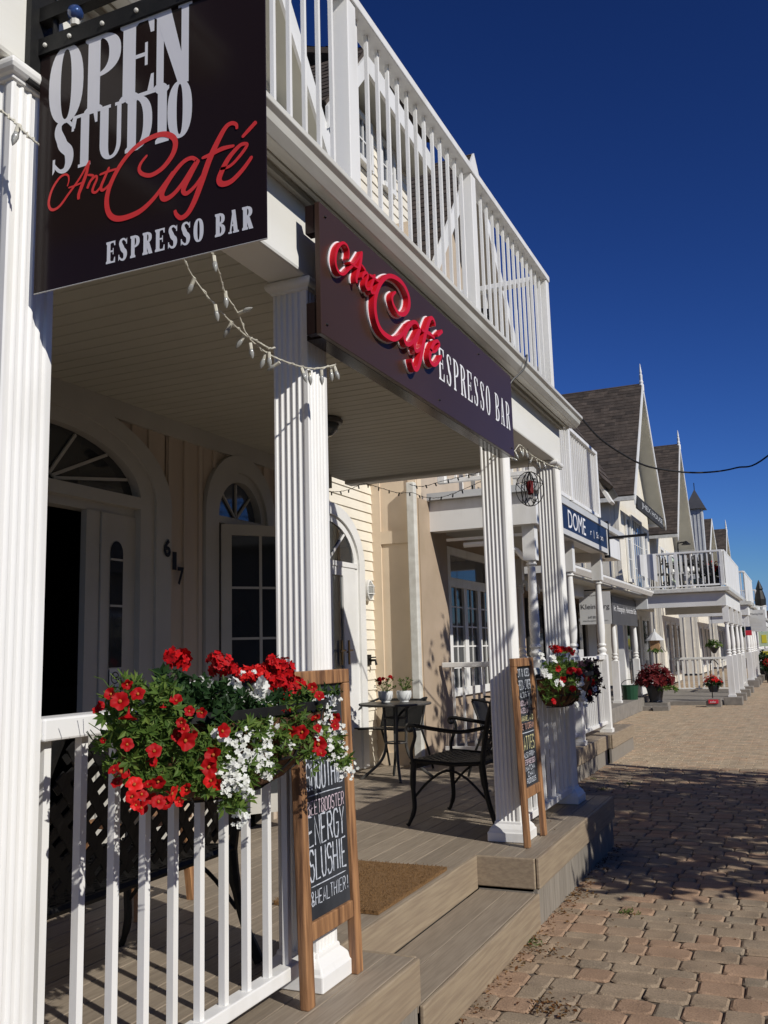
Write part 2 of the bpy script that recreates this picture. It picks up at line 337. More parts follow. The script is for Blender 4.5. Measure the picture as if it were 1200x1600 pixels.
def lay(b, strokes, o, ax, ay, az, sx, sy_, depth, step=.00004, lift=0):
    """put strokes (2-D polygons) on the plane (o, ax, ay), each slab 'depth' thick along az"""
    o, ax, ay, az = Vector(o), Vector(ax), Vector(ay), Vector(az)
    for i, st in enumerate(strokes):
        h = depth + step * (i % 9) + lift
        for poly in st:
            base = [o + ax * (p.x * sx) + ay * (p.y * sy_) + az * h for p in poly]
            n = len(base); nrm = (base[1] - base[0]).cross(base[2] - base[0])
            if nrm.dot(az) < 0: base.reverse()
            b.add(base, [tuple(range(n))])
            if depth > .004:
                low = [p - az * (h - .0005) for p in base]
                b.add(base + low, [(k, k + n, (k + 1) % n + n, (k + 1) % n) for k in range(n)])
def slab_word(b, word, o, ax, ay, az, H, adv, Wd, st=.16, th=.05, depth=.001, space=.5):
    x = 0
    for ch in word:
        if ch != ' ':
            lay(b, slab(ch, Wd, st, th), Vector(o) + Vector(ax) * x, ax, ay, az, H, H, depth); x += adv
        else: x += adv * space
# single-line chalk capitals on a 4 x 6 grid
CH = {'A': '04026 26 4;12 32', 'B': '00 06 36 45 34 03;33 42 41 30 00', 'C': '45 36 16 05 01 10 30 41', 'D': '00 06 26 45 41 20 00', 'E': '46 06 00 40;03 33', 'F': '46 06 00;03 33', 'G': '45 36 16 05 01 10 30 41 43 23',
      'H': '00 06;40 46;03 43', 'I': '16 10', 'J': '01 10 20 31 36', 'K': '00 06;46 03 40', 'L': '06 00 40', 'M': '00 06 23 46 40', 'N': '00 06 40 46', 'O': '10 01 05 16 36 45 41 30 10', 'P': '00 06 36 45 44 33 03', 'Q': '10 01 05 16 36 45 41 30 10;31 50',
      'R': '00 06 36 45 44 33 03;23 40', 'S': '45 36 16 05 04 13 33 42 41 30 10 01', 'T': '06 46;26 20', 'U': '06 01 10 30 41 46', 'V': '06 20 46', 'W': '06 10 24 30 46', 'X': '00 46;06 40', 'Y': '06 23 46;23 20', 'Z': '06 46 00 40',
      '&': '40 05 16 26 35 01 10 20 42', '!': '26 22;21 20', '-': '13 33', '|': '2 0'}
CH['A'] = '00 26 40;12 32'
def chalk(b, text, o, ax, ay, az, H, Wd, wline, jit=.06, depth=.001):
    WI = [.55 if ch in 'I!' else (.6 if ch == ' ' else 1.0) for ch in text]; unit = Wd / sum(WI); S = []; x0 = 0
    jit = .06 if H > .06 else .03
    for i, ch in enumerate(text):
        adv = unit; xx0 = x0; x0 += unit * WI[i]
        if ch == ' ' or ch not in CH: continue
        for strk in CH[ch].split(';'):
            pts = []
            for t in strk.split():
                pts.append(((int(t[0]) / 4 * .70 + U(-jit, jit) * .5) * adv + xx0, (int(t[1]) / 6 + U(-jit, jit) * .4) * H))
            for dx in ((0, 0),):
                S.append(ribbon(pts, [wline * U(.8, 1.2), wline * U(.6, 1.1)], 3, False, False))
    lay(b, S, o, ax, ay, az, 1, 1, depth)
BOLD = 0.0
def font_text(name, body, o, ax, ay, H, Wd, material, parent, depth=.002):
    az = Vector(ax).cross(Vector(ay)); cu = bpy.data.curves.new('t', 'FONT'); cu.body = body; cu.resolution_u = 3; cu.offset = BOLD; ob = bpy.data.objects.new('t', cu); COL.objects.link(ob)
    dg = bpy.context.evaluated_depsgraph_get(); me = bpy.data.meshes.new_from_object(ob.evaluated_get(dg)); bpy.data.objects.remove(ob)
    xs = [v.co.x for v in me.vertices]; ys = [v.co.y for v in me.vertices]
    x0, x1, y0, y1 = min(xs), max(xs), min(ys), max(ys); b = B(); o, ax, ay = Vector(o), Vector(ax), Vector(ay)
    b.add([o + ax * ((v.co.x - x0) / (x1 - x0) * Wd) + ay * ((v.co.y - y0) / (y1 - y0) * H) + az * depth for v in me.vertices], [tuple(p.vertices) for p in me.polygons])
    bpy.data.meshes.remove(me); return b.build(name, material, parent)
# ================================================================== SETTING
g = B(); g.quad((-400, -60, -.03), (400, -60, -.03), (400, 900, -.03), (-400, 900, -.03)); tag(g.build('ground', EARTH), None, None, None, 'structure')
g = B(); g.box(3.2, -20, -.1, 11, 200, -.012); tag(g.build('road', ASPH), None, None, None, 'structure')
g = B(); g.box(2.95, -20, -.2, 3.2, 200, .03); tag(g.build('kerb', STONE), None, None, None, 'structure')
g = B(); g.quad((-9, -5, -.012), (2.95, -5, -.012), (2.95, 130, -.012), (-9, 130, -.012)); tag(g.build('pavement_bed', JOINT), None, None, None, 'structure')
def left_edge(y):
    if y < 3.5: return -1.48
    if y < 7.68: return -1.48
    if y < 14.6: return -2.46
    return -5.2
pv = B()
def paver(x0, x1, y0, y1):
    gx = .003; x0 += gx; x1 -= gx; y0 += gx; y1 -= gx
    c = min(x1 - x0, y1 - y0) * U(.08, .17); h = U(-.003, .003); tx, ty = U(-.010, .010), U(-.010, .010); mx, my = (x0 + x1) / 2, (y0 + y1) / 2
    def oct(i, zz):
        a, b_, d, e = x0 + i, x1 - i, y0 + i, y1 - i
        return [(px_ + U(-.003, .003), py_ + U(-.003, .003), zz + h + (px_ - mx) * tx + (py_ - my) * ty) for px_, py_ in ((a + c, d), (b_ - c, d), (b_, d + c), (b_, e - c), (b_ - c, e), (a + c, e), (a, e - c), (a, d + c))]
    lo = oct(0, -.011); mid = oct(.001, -.006); up = oct(.009, 0)
    pv.add(lo + mid + up, [tuple(range(16, 24))] + [(k, (k + 1) % 8, (k + 1) % 8 + 8, k + 8) for k in range(8)] + [(k + 8, (k + 1) % 8 + 8, (k + 1) % 8 + 16, k + 16) for k in range(8)])
y = 1.6; rows = 0
while y < 12.45:
    far = False
    d = R(); dy = .165 if d < .42 else (.112 if d < .8 else .135)
    if far: dy *= 1.25
    x1lim = 1.7
    x = left_edge(y + dy / 2) - R() * .08 * (1 if y > 7.7 else 0)
    while x < x1lim:
        wv = random.choice((.112, .165, .165, .20, .225)) * (1.25 if far else 1)
        paver(x, min(x + wv, x1lim + .1), y, y + dy); x += wv
    y += dy
p = pv.build('pavement', PAVER); tag(p, None, None, None, 'structure')
pb = B(); row = 0
while y < 60:
    dy = .10 if y < 34 else .2; x = left_edge(y + .05) - (.1 if row % 2 else 0) - R() * .02
    while x < 1.7:
        x0, x1, y0, y1 = x + .003, x + .197 * (1 if y < 34 else 1.6) , y + .003, y + dy - .003; h = U(-.003, .003); i = .007
        pb.add([(x0, y0, -.011), (x1, y0, -.011), (x1, y1, -.011), (x0, y1, -.011), (x0 + i, y0 + i, h), (x1 - i, y0 + i, h + U(-.002, .002)), (x1 - i, y1 - i, h), (x0 + i, y1 - i, h + U(-.002, .002))], [(4, 5, 6, 7), (0, 1, 5, 4), (1, 2, 6, 5), (2, 3, 7, 6), (3, 0, 4, 7)]); x = x1 + .003
    y += dy; row += 1
tag(pb.build('brick_pavement', PBRICK), None, None, None, 'structure')
# ================================================================== shared building blocks
D = .37
def shingle_slope(name, o, u, v, Ulen, Vlen, parent, course=.145, tab=.33, mtl=None, thick=.07):
    """roof slope: o = ridge corner, u along ridge, v down the slope"""
    o, u, v = Vector(o), Vector(u).normalized(), Vector(v).normalized(); n = u.cross(v)
    if n.z < 0: n = -n
    b = B(); nrow = max(1, int(round(Vlen / course))); cs = Vlen / nrow
    b.prism([o - n * thick, o + u * Ulen - n * thick, o + u * Ulen + v * Vlen - n * thick, o + v * Vlen - n * thick], n * (thick - .004))
    for i in range(nrow):
        t = -R() * tab
        while t < Ulen:
            wv = tab * U(.55, 1.2); a, c = max(t, 0), min(t + wv, Ulen)
            if c - a > .02:
                k = U(.006, .012)
                P = [o + u * a + v * (i * cs) + n * .0005, o + u * c + v * (i * cs) + n * .0005, o + u * c + v * ((i + 1) * cs + .004) + n * k, o + u * a + v * ((i + 1) * cs + .004) + n * k]
                b.add(P + [P[2] - n * k, P[3] - n * k], [(0, 1, 2, 3), (3, 2, 4, 5)])
            t += wv
    return b.build(name, mtl or SHING, parent)
def lap_siding(b, x, y0, y1, z0, z1, h=.105, clip=None):
    z = z0
    while z < z1 - .01:
        t = min(z + h, z1)
        a, c = (y0, y1) if not clip else clip((z + t) / 2)
        if c > a:
            b.add([(x, a, t), (x, c, t), (x + .014, c, z), (x + .014, a, z), (x, a, z), (x, c, z)], [(0, 3, 2, 1), (3, 4, 5, 2), (0, 4, 3), (1, 2, 5)])
        z += h
    return b
def column(parent, cx, cy_, z0, z1):
    b = B(); h = .08; ring = []
    for k in range(4):
        a = k * math.pi / 2; ca, sa = math.cos(a), math.sin(a)
        def P(t, dpt): px_, py_ = t, -h + dpt; return (cx + px_ * ca - py_ * sa, cy_ + px_ * sa + py_ * ca, z0)
        ring.append(P(-h + .004, 0)); t = -.060
        ring.append(P(t - .008, 0))
        for g_ in range(5):
            ring += [P(t - .003, .0055), P(t + .007, .006), P(t + .0125, .0008), P(t + .0165, 0)]; t += .026
        ring.append(P(h - .004, 0))
    b.prism(ring, (0, 0, z1 - z0)); c = b.build('porch_column', W, parent)
    b = B().sq_lathe([(.122, z0 - .1), (.125, z0 - .095), (.125, z0 - .045), (.118, z0 - .038), (.112, z0 - .022), (.098, z0 - .006), (.088, z0 + .004), (.086, z0 + .018), (.081, z0 + .02)], (cx, cy_, 0)); b.build('plinth', W, c, bevel=.006)
    b = B().sq_lathe([(.081, z1 - .022), (.086, z1 - .02), (.0865, z1 - .011), (.095, z1 - .008), (.102, z1 - .001), (.1055, z1 + .008), (.1055, z1 + .016), (.102, z1 + .025), (.094, z1 + .031), (.09, z1 + .032)], (cx, cy_, 0)); b.build('capital', W, c, bevel=.003)
    return c
def turned_post(parent, cx, cy_, z0, z1, zb, zt, h=.058, name='turned_post', m=None):
    """square base to zb, turned shaft, square head from zt"""
    b = B().box(cx - h, cy_ - h, z0 + .05, cx + h, cy_ + h, zb); b.box(cx - h * 1.25, cy_ - h * 1.25, z0, cx + h * 1.25, cy_ + h * 1.25, z0 + .05); b.box(cx - h, cy_ - h, zt, cx + h, cy_ + h, z1)
    L = zt - zb
    prof = [(h, zb), (h * .75, zb + .02), (h * .7, zb + .03), (h * .98, zb + .055), (h * .98, zb + .075), (h * .66, zb + .1), (h * .6, zb + .11), (h * .92, zb + .13), (h * .92, zb + .145), (h * .68, zb + .165), (h * .86, zb + .165 + L * .16), (h * .82, zb + .165 + L * .3), (h * .6, zt - .09), (h * .58, zt - .06), (h * .85, zt - .045), (h * .85, zt - .03), (h * .65, zt - .02), (h * .95, zt)]
    b.lathe(prof, (cx, cy_, 0), 14)
    return b.build(name, W, parent, smooth='auto')
def railing(parent, p, q, z0, z1, pitch=.128, first=.06, rail=(.085, .055), low=(.055, .045), bal=.0225, name='railing', posts=()):
    """top rail is the part; bottom rail, balusters and posts are its sub-parts"""
    p, q = Vector((p[0], p[1], 0)), Vector((q[0], q[1], 0)); d = (q - p); L = d.length; d.normalize(); zz = Vector((0, 0, 1))
    t = B().bar(p + zz * (z1 - rail[1] / 2), q + zz * (z1 - rail[1] / 2), rail[0], rail[1]).build(name, W, parent, bevel=.006)
    B().bar(p + zz * (z0 + low[1] / 2), q + zz * (z0 + low[1] / 2), low[0], low[1]).build('bottom_rail', W, t, bevel=.004)
    s = first; n = d.cross(zz)
    while s < L - .03:
        if not any(abs(s - k) < .07 for k in posts):
            c = p + d * s; B().bar(c + zz * (z0 + low[1]), c + zz * (z1 - rail[1]), bal, bal, d).build('baluster', W, t)
        s += pitch
    for k in posts:
        c = p + d * k; B().bar(c + zz * z0, c + zz * (z1 - rail[1]), .088, .088, d).build('post', W, t, bevel=.004)
    return t
def gable(parent, c, y0, y1, ze, ya, za, depth, ov=.42, wallmat=None, finial=0, zw0=3.0, siding=False, wall_inset=.35):
    """street-facing gable: two slopes, bargeboards, soffit, wall. c = x of the bargeboard face"""
    for (yy, sgn) in ((y0, -1), (y1, 1)):
        v = Vector((0, yy - ya, ze - za)); L = v.length
        s = shingle_slope('roof', (c, ya, za + .1), (-1, 0, 0), v, depth, L + .05, parent)
        n = Vector((0, -(ze - za) * (1 if sgn > 0 else -1), abs(yy - ya))).normalized()
        dn = v.normalized(); up = Vector((0, 0, .1))
        a, e = Vector((c, ya, za)), Vector((c, yy, ze))
        b = B(); wv = .22
        b.prism([a + up, a + up - Vector((0, 0, .30)), e + up - Vector((0, 0, .30)) + dn * .05, e + up + dn * .05], (.03, 0, 0)); b.build('bargeboard', W2, s)
        b = B(); k = Vector((0, 0, -.04)); b.prism([a + k, e + k, e + k - Vector((ov, 0, 0)), a + k - Vector((ov, 0, 0))], (0, 0, -.02)); b.build('soffit', SOF, s)
        # gutter along the eave, running back
        b = B(); gx = e + up + dn * .03; b.bar(gx + Vector((.0, 0, -.12)), gx + Vector((-depth, 0, -.12)), .11, .11); b.build('gutter', GUT, s)
    xw = c - ov
    wm = wallmat or CREAM
    if siding:
        b = B()
        def clip(z):
            if z <= ze: return y0 + wall_inset, y1 - wall_inset
            t = (z - ze) / (za - ze); return max(y0 + wall_inset, y0 + (ya - y0) * t), min(y1 - wall_inset, y1 + (ya - y1) * t)
        lap_siding(b, xw, y0, y1, zw0, za - .05, .12, clip); wl = b.build('gable_wall', wm, parent)
    else:
        b = B(); b.prism([(xw, y0 + wall_inset, zw0), (xw, y1 - wall_inset, zw0), (xw, y1 - wall_inset, ze + .35), (xw, ya, za - .05), (xw, y0 + wall_inset, ze + .35)], (-.1, 0, 0)); wl = b.build('gable_wall', wm, parent)
    b = B(); b.box(xw - .11, y0 + wall_inset, zw0, c - depth, y0 + wall_inset + .1, ze + .05)
    z = y0 + wall_inset
    xx = xw - .25
    while xx > c - depth + .1:
        b.box(xx - .025, z - .022, zw0, xx + .025, z, ze - .02); xx -= .38
    b.build('side_wall', wm, parent)
    if finial:
        b = B().lathe([(.075, za - .15), (.075, za + .05), (.05, za + .08), (.065, za + .14), (.045, za + .2), (.05, za + finial * .5), (.03, za + finial * .55), (.04, za + finial * .62), (.006, za + finial)], (c - .02, ya, 0), 8); b.build('finial', W2, parent)
    return wl
def sash(parent, xw, y0, y1, z0, z1, cols=1, rows=2, glass=None, fr=.055, name='window'):
    """window in a wall facing +x: frame part, glass sub-part"""
    b = B(); d = .05
    b.box(xw, y0 - fr, z0 - fr, xw + d, y0, z1 + fr); b.box(xw, y1, z0 - fr, xw + d, y1 + fr, z1 + fr); b.box(xw, y0, z1, xw + d, y1, z1 + fr); b.box(xw, y0, z0 - fr, xw + d + .02, y1, z0)
    for i in range(1, cols): yy = y0 + (y1 - y0) * i / cols; b.box(xw + .01, yy - .009, z0, xw + .03, yy + .009, z1)
    for i in range(1, rows): zz = z0 + (z1 - z0) * i / rows; b.box(xw + .012, y0, zz - .009, xw + .028, y1, zz + .009)
    f = b.build(name, W2, parent); B().box(xw - .01, y0 - .003, z0 - .003, xw + .014, y1 + .003, z1 + .003).build('pane', glass or GLASS, f); return f
# ================================================================== CAFE HOUSE
H1 = thing('cafe_house', 'cream cafe house with fluted white porch columns, dark signs and a white balcony above', 'house', (-3, 4, 0))
XF = -1.75
# --- deck -------------------------------------------------------------
b = B()
def boards(b, x0, x1, y0, y1, z=D, wd=.138, th=.03):
    n = max(1, round((x1 - x0) / wd)); wv = (x1 - x0) / n
    for i in range(n):
        ys = [y0]; t = y0 + U(1.2, 3.0)
        while t < y1 - .8: ys.append(t); t += U(2.4, 3.6)
        ys.append(y1)
        for a, c in zip(ys, ys[1:]): b.box(x0 + i * wv + .002, a + .0012, z - th, x0 + (i + 1) * wv - .002, c - .0012, z)
boards(b, -3.6, -1.83, 1.0, 7.6); boards(b, -1.83, -1.475, 1.0, 3.5); boards(b, -1.83, -1.475, 5.3, 7.6); boards(b, -4.2, -2.5, 7.602, 9.1); boards(b, -4.2, -3.602, 6.97, 7.6)
deck = b.build('deck', DECK, H1, bevel=.0025)
B().box(-4.2, 1.0, .02, -1.9, 7.58, D - .036).box(-4.2, 7.581, .02, -2.6, 9.1, D - .036).build('joist_frame', DARKIN, deck)
b = B()
for ya, yb in ((1.0, 3.5), (5.3, 7.6)): b.box(-1.474, ya, .205, -1.452, yb, D + .001)
b.box(-1.83, 3.501, .19, -1.474, 3.522, D + .001); b.box(-1.83, 5.278, .205, -1.474, 5.299, D + .001)
b.box(-1.83, 7.6, .205, -1.452, 7.622, D + .001); b.box(-1.832, 3.523, .187, -1.812, 5.277, D + .001)
b.build('fascia_board', LIPM, deck, bevel=.006)
for ya, yb in ((1.0, 3.5), (5.3, 7.6)):
    b = B(); t = ya
    while t < yb - .01: b.box(-1.492, t + .0015, -.02, -1.470, min(t + .13, yb) - .0015, .204); t += .13
    b.build('skirt', SKIRT, deck)
b = B()
x = -2.5
while x < -1.49: b.box(x, 7.585, -.02, min(x + .13, -1.492) - .003, 7.605, .204); x += .13
b.box(-1.81, 5.281, -.02, -1.49, 5.297, .19); b.box(-1.81, 3.503, -.02, -1.49, 3.52, .19)
b.build('skirt', SKIRT, deck)
b = B(); boards(b, -1.811, -1.474, 3.523, 5.277, .187, .168); st = b.build('step', DECK, deck, bevel=.003)
b = B().box(-1.473, 3.523, .004, -1.452, 5.277, .188); b.build('step_riser', LIPM, deck, bevel=.006)
# --- columns, beam, ceiling -------------------------------------------
CY = (1.632, 3.147, 5.795, 7.27)
for c in CY: column(H1, XF, c, .47, 3.012)
b = B().box(-1.845, 1.2, 3.045, -1.668, 7.40, 3.37); b.box(-3.6, 7.25, 3.047, -1.846, 7.38, 3.35)
bm = b.build('porch_beam', FAS, H1, bevel=.012)
b = B(); y = .8
while y < 7.25: b.box(-3.6, y + .003, 3.075, -1.846, min(y + .1, 7.249) - .003, 3.1); y += .1
b.box(-3.6, .8, 3.083, -1.846, 7.249, 3.12)
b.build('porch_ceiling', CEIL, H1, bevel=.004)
b = B().box(-1.668, 1.2, 3.365, -1.62, 7.42, 3.39); b.box(-1.62, 1.2, 3.352, -1.60, 7.46, 3.40); b.box(-1.667, 1.2, 3.34, -1.64, 7.42, 3.364)
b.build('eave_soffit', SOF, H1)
b = B(); pr = [(-1.60, 3.36), (-1.545, 3.355), (-1.515, 3.385), (-1.505, 3.41), (-1.487, 3.425), (-1.487, 3.447), (-1.50, 3.447), (-1.51, 3.437), (-1.60, 3.43)]
b.prism([(px_, 1.0, pz_) for px_, pz_ in pr], (0, 6.49, 0)); b.build('eave_gutter', GUT, H1, bevel=.003)
B().box(-4.2, 1.0, 3.40, -1.603, 7.48, 3.44).build('balcony_floor', GREYP, H1)
# --- front railings -----------------------------------------------------
railing(H1, (-1.705, 1.712), (-1.705, 3.066), .452, 1.415, .1285, .045, name='front_railing')
railing(H1, (-1.705, 5.876), (-1.705, 7.19), .452, 1.415, .1285, .075, name='front_railing')
railing(H1, (-1.69, .9), (-1.69, 7.21), 3.46, 4.60, .1275, .04, bal=.0175, rail=(.11, .05), name='balcony_railing', posts=(.6, 2.595, 4.36, 6.27))
railing(H1, (-1.735, 7.165), (-4.1, 7.165), 3.46, 4.60, .1275, .06, rail=(.09, .045), name='balcony_railing', posts=(1.2,))
# --- porch wall (x = -3.6) -----------------------------------------------
def ell(cy_, zc, a, bb, n=22, a0=0, a1=math.pi): return [(cy_ + a * math.cos(a0 + (a1 - a0) * i / n), zc + bb * math.sin(a0 + (a1 - a0) * i / n)) for i in range(n + 1)]
XW = -3.6
def arch_band(b, x0, x1, cy_, zc, ao, bo, ai, bi, zb):
    o = ell(cy_, zc, ao, bo); i = ell(cy_, zc, ai, bi)
    for k in range(len(o) - 1): b.prism([(x0, *o[k]), (x0, *o[k + 1]), (x0, *i[k + 1]), (x0, *i[k])], (x1 - x0, 0, 0))
    for s in (1, -1):
        b.box(x0, cy_ + s * ai, zb, x1, cy_ + s * ao, zc)
b = B()
def wall_seg(y0, y1, z0=D - .1, z1=3.12): b.box(XW - .16, y0, z0, XW, y1, z1)
wall_seg(.2, 2.72); wall_seg(2.72, 4.69, 3.03); wall_seg(4.68, 5.10); wall_seg(5.10, 6.0, 2.985); wall_seg(5.98, 6.95); b.box(-4.2, 6.79, D - .1, XW - .161, 6.95, 3.4)
def spandrel(cy_, zc, a, bb, zt):
    e = ell(cy_, zc, a - .01, bb - .01, 20)
    for k in range(20): b.prism([(XW - .16, *e[k]), (XW - .16, *e[k + 1]), (XW - .16, e[k + 1][0], zt), (XW - .16, e[k][0], zt)], (.16, 0, 0))
spandrel(3.70, 2.5, 1.0, .51, 3.12); spandrel(5.54, 2.52, .455, .46, 3.12)
yb = 4.72
while yb < 6.95:
    zlo = D
    if abs(yb - 5.54) < .47: zlo = 2.52 + .46 * math.sqrt(max(0, 1 - ((yb - 5.54) / .455) ** 2)) if abs(yb - 5.54) < .455 else 2.5
    b.box(XW, yb - .018, zlo, XW + .016, yb + .018, 2.965); yb += .165
for yb in (4.20, 4.36, 4.52): b.box(XW, yb - .018, 2.5 + .52 * math.sqrt(1 - ((yb - 3.7) / 1.0) ** 2), XW + .016, yb + .018, 2.965)
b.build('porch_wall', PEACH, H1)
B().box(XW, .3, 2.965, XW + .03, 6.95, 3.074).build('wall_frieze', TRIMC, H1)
# entrance door
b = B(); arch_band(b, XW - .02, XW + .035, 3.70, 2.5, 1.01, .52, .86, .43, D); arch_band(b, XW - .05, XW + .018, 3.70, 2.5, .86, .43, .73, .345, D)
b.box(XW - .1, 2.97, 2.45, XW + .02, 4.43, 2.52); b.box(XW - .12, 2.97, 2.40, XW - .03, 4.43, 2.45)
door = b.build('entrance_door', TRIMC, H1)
e = ell(3.70, 2.52, .728, .33)
bb_ = B(); bb_.add([(XW - .045, *q) for q in e], [tuple(range(len(e)))]); bb_.build('fanlight', GLASS, door)
b = B()
for a in (20, 47, 72, 90, 108, 133, 160):
    t = math.radians(a); b.bar((XW - .035, 3.70 + .06 * math.cos(t), 2.53 + .03 * math.sin(t)), (XW - .035, 3.70 + .70 * math.cos(t), 2.52 + .31 * math.sin(t)), .018, .012, (1, 0, 0))
b.build('glazing_bar', TRIMC, door)
b = B(); b.box(XW - .07, 4.165, D, XW - .02, 4.43, 2.40); b.box(XW - .12, 4.12, D, XW - .01, 4.164, 2.40); b.build('sidelight', TRIMC, door)
e = [(4.205, .95), (4.315, .95)] + ell(4.26, 2.17, .055, .07, 10); bb_ = B(); bb_.add([(XW - .016, *q) for q in e], [tuple(range(len(e)))]); bb_.build('sidelight_pane', GLASS, door)
b = B()
for zz in (1.18, 1.5, 1.86, 2.13): b.box(XW - .018, 4.205, zz - .006, XW - .010, 4.315, zz + .006)
b.build('sidelight_bar', TRIMC, door)
B().box(XW - .012, 4.207, 1.37, XW - .0085, 4.30, 1.50).build('notice_sticker', PALE, door)
b = B(); lay(b, [ringq(0, 0, .035, .035, .006, .006, 0, 2 * math.pi, 20)], (XW - .008, 4.252, 1.447), (0, 1, 0), (0, 0, 1), (1, 0, 0), 1, 1, .0005); lay(b, [ribbon([(-.024, .024), (.024, -.024)], .006, 1, False, False), ribbon([(-.02, 0), (.022, .002)], .008, 1, False, False)], (XW - .008, 4.252, 1.447), (0, 1, 0), (0, 0, 1), (1, 0, 0), 1, 1, .001); lay(b, [ribbon([(-.03, 0), (.03, 0)], .006, 1, False, False)], (XW - .008, 4.252, 1.393), (0, 1, 0), (0, 0, 1), (1, 0, 0), 1, 1, .001)
b.build('no_smoking_mark', IRON, door)
b = B(); hq = Vector((XW - .125, 4.075, 0)); dv = Vector((-.66, .75, 0)); b.prism([hq + Vector((0, 0, D + .01)), hq + dv * .88 + Vector((0, 0, D + .01)), hq + dv * .88 + Vector((.035, .03, D + .01)), hq + Vector((.035, .03, D + .01))], (0, 0, 2.02)); lf = b.build('door_leaf', TRIMC, door)
B().box(XW - .06, 4.005, D, XW - .02, 4.115, 2.40).build('door_jamb', TRIMC, door)
for zz in (.75, 1.35, 2.1): B().box(XW - .028, 4.10, zz, XW - .022, 4.125, zz + .11).build('hinge', IRON2, door)
# dark room behind the door
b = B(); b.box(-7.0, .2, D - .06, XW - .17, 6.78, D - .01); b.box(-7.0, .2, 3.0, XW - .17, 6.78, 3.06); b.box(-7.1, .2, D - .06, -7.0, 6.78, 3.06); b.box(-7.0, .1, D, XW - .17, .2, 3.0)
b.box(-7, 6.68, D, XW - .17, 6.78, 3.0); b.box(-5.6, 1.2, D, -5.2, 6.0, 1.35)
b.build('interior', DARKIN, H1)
# arched window with an opened casement
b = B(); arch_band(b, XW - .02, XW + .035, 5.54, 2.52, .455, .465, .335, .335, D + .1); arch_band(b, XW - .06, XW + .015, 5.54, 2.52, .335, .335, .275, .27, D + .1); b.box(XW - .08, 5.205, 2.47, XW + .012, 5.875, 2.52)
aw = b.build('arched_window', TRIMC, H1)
e = ell(5.54, 2.52, .274, .268); bb_ = B(); bb_.add([(XW - .04, *q) for q in e], [tuple(range(len(e)))]); bb_.build('fan_pane', GLASS2, aw)
b = B()
for a in (45, 90, 135): t = math.radians(a); b.bar((XW - .03, 5.54, 2.525), (XW - .03, 5.54 + .265 * math.cos(t), 2.52 + .26 * math.sin(t)), .016, .012, (1, 0, 0))
b.build('glazing_bar', TRIMC, aw)
# casement: hinge at y 5.30, swung out
hd = Vector((.62, .785, 0)).normalized(); hp = Vector((XW + .005, 5.295, 0)); Z = Vector((0, 0, 1)); nn = hd.cross(Z)
def cbox(b, s0, s1, z0, z1, t0, t1): b.prism([hp + hd * s0 + nn * t0 + Z * z0, hp + hd * s1 + nn * t0 + Z * z0, hp + hd * s1 + nn * t1 + Z * z0, hp + hd * s0 + nn * t1 + Z * z0], Z * (z1 - z0))
b = B(); cbox(b, 0, .075, .5, 2.46, -.02, .02); cbox(b, .50, .575, .5, 2.46, -.02, .02); cbox(b, .075, .50, 2.385, 2.46, -.02, .02); cbox(b, .075, .50, .5, .62, -.02, .02); cbox(b, .28, .30, .62, 2.385, -.008, .008)
for zz in (.97, 1.32, 1.67, 2.02): cbox(b, .075, .5, zz - .008, zz + .008, -.006, .006)
cs = b.build('casement', TRIMC, aw); b = B(); cbox(b, .072, .503, .615, 2.39, -.003, .003); b.build('pane', GLASS, cs)
B().box(XW - .09, 5.27, D + .1, XW - .06, 5.81, 2.47).build('window_opening', DARKIN, aw)
# --- siding wall (x = -4.2) with the arched glass door ----------------------
XS = -4.2
b = B(); lap_siding(b, XS, 6.951, 9.12, .1, 3.4, .106); b.box(XS - .14, 6.951, .1, XS - .001, 9.12, 7.0); b.build('siding_wall', CREAM, H1)
b = B(); arch_band(b, XS + .0145, XS + .06, 8.02, 2.45, .77, .60, .64, .48, D + .02); arch_band(b, XS - .02, XS + .035, 8.02, 2.45, .64, .48, .56, .41, D + .02); b.box(XS + .0145, 7.4, 2.42, XS + .05, 8.64, 2.47)
ad = b.build('arched_door', W2, H1)
e = ell(8.02, 2.47, .56, .39); bb_ = B(); bb_.add([(XS + .02, *q) for q in e], [tuple(range(len(e)))]); bb_.build('fan_pane', GLASS, ad)
b = B()
for a in (50, 90, 130): t = math.radians(a); b.bar((XS + .03, 8.02, 2.475), (XS + .03, 8.02 + .54 * math.cos(t), 2.47 + .37 * math.sin(t)), .02, .012, (1, 0, 0))
b.build('glazing_bar', W2, ad)
b = B(); b.box(XS + .016, 7.46, D + .02, XS + .04, 7.62, 2.42); b.box(XS + .016, 8.31, D + .02, XS + .04, 8.58, 2.42); b.box(XS + .016, 7.62, 2.33, XS + .04, 8.31, 2.42); b.box(XS + .016, 7.62, D + .02, XS + .04, 8.31, .55); b.box(XS + .016, 8.0, .55, XS + .04, 8.07, 2.33)
dl = b.build('door_leaf', W2, ad); B().box(XS + .014, 7.62, .55, XS + .022, 8.31, 2.33).build('pane', CURT, dl)
for yy in (8.245, 8.40):
    b = B().box(XS + .04, yy - .014, 1.44, XS + .05, yy + .014, 1.68); b.tube([(XS + .045, yy, 1.58), (XS + .085, yy, 1.58), (XS + .09, yy - .1, 1.575), (XS + .085, yy - .125, 1.56)], .008, 6); b.build('handle', BRASS, ad)
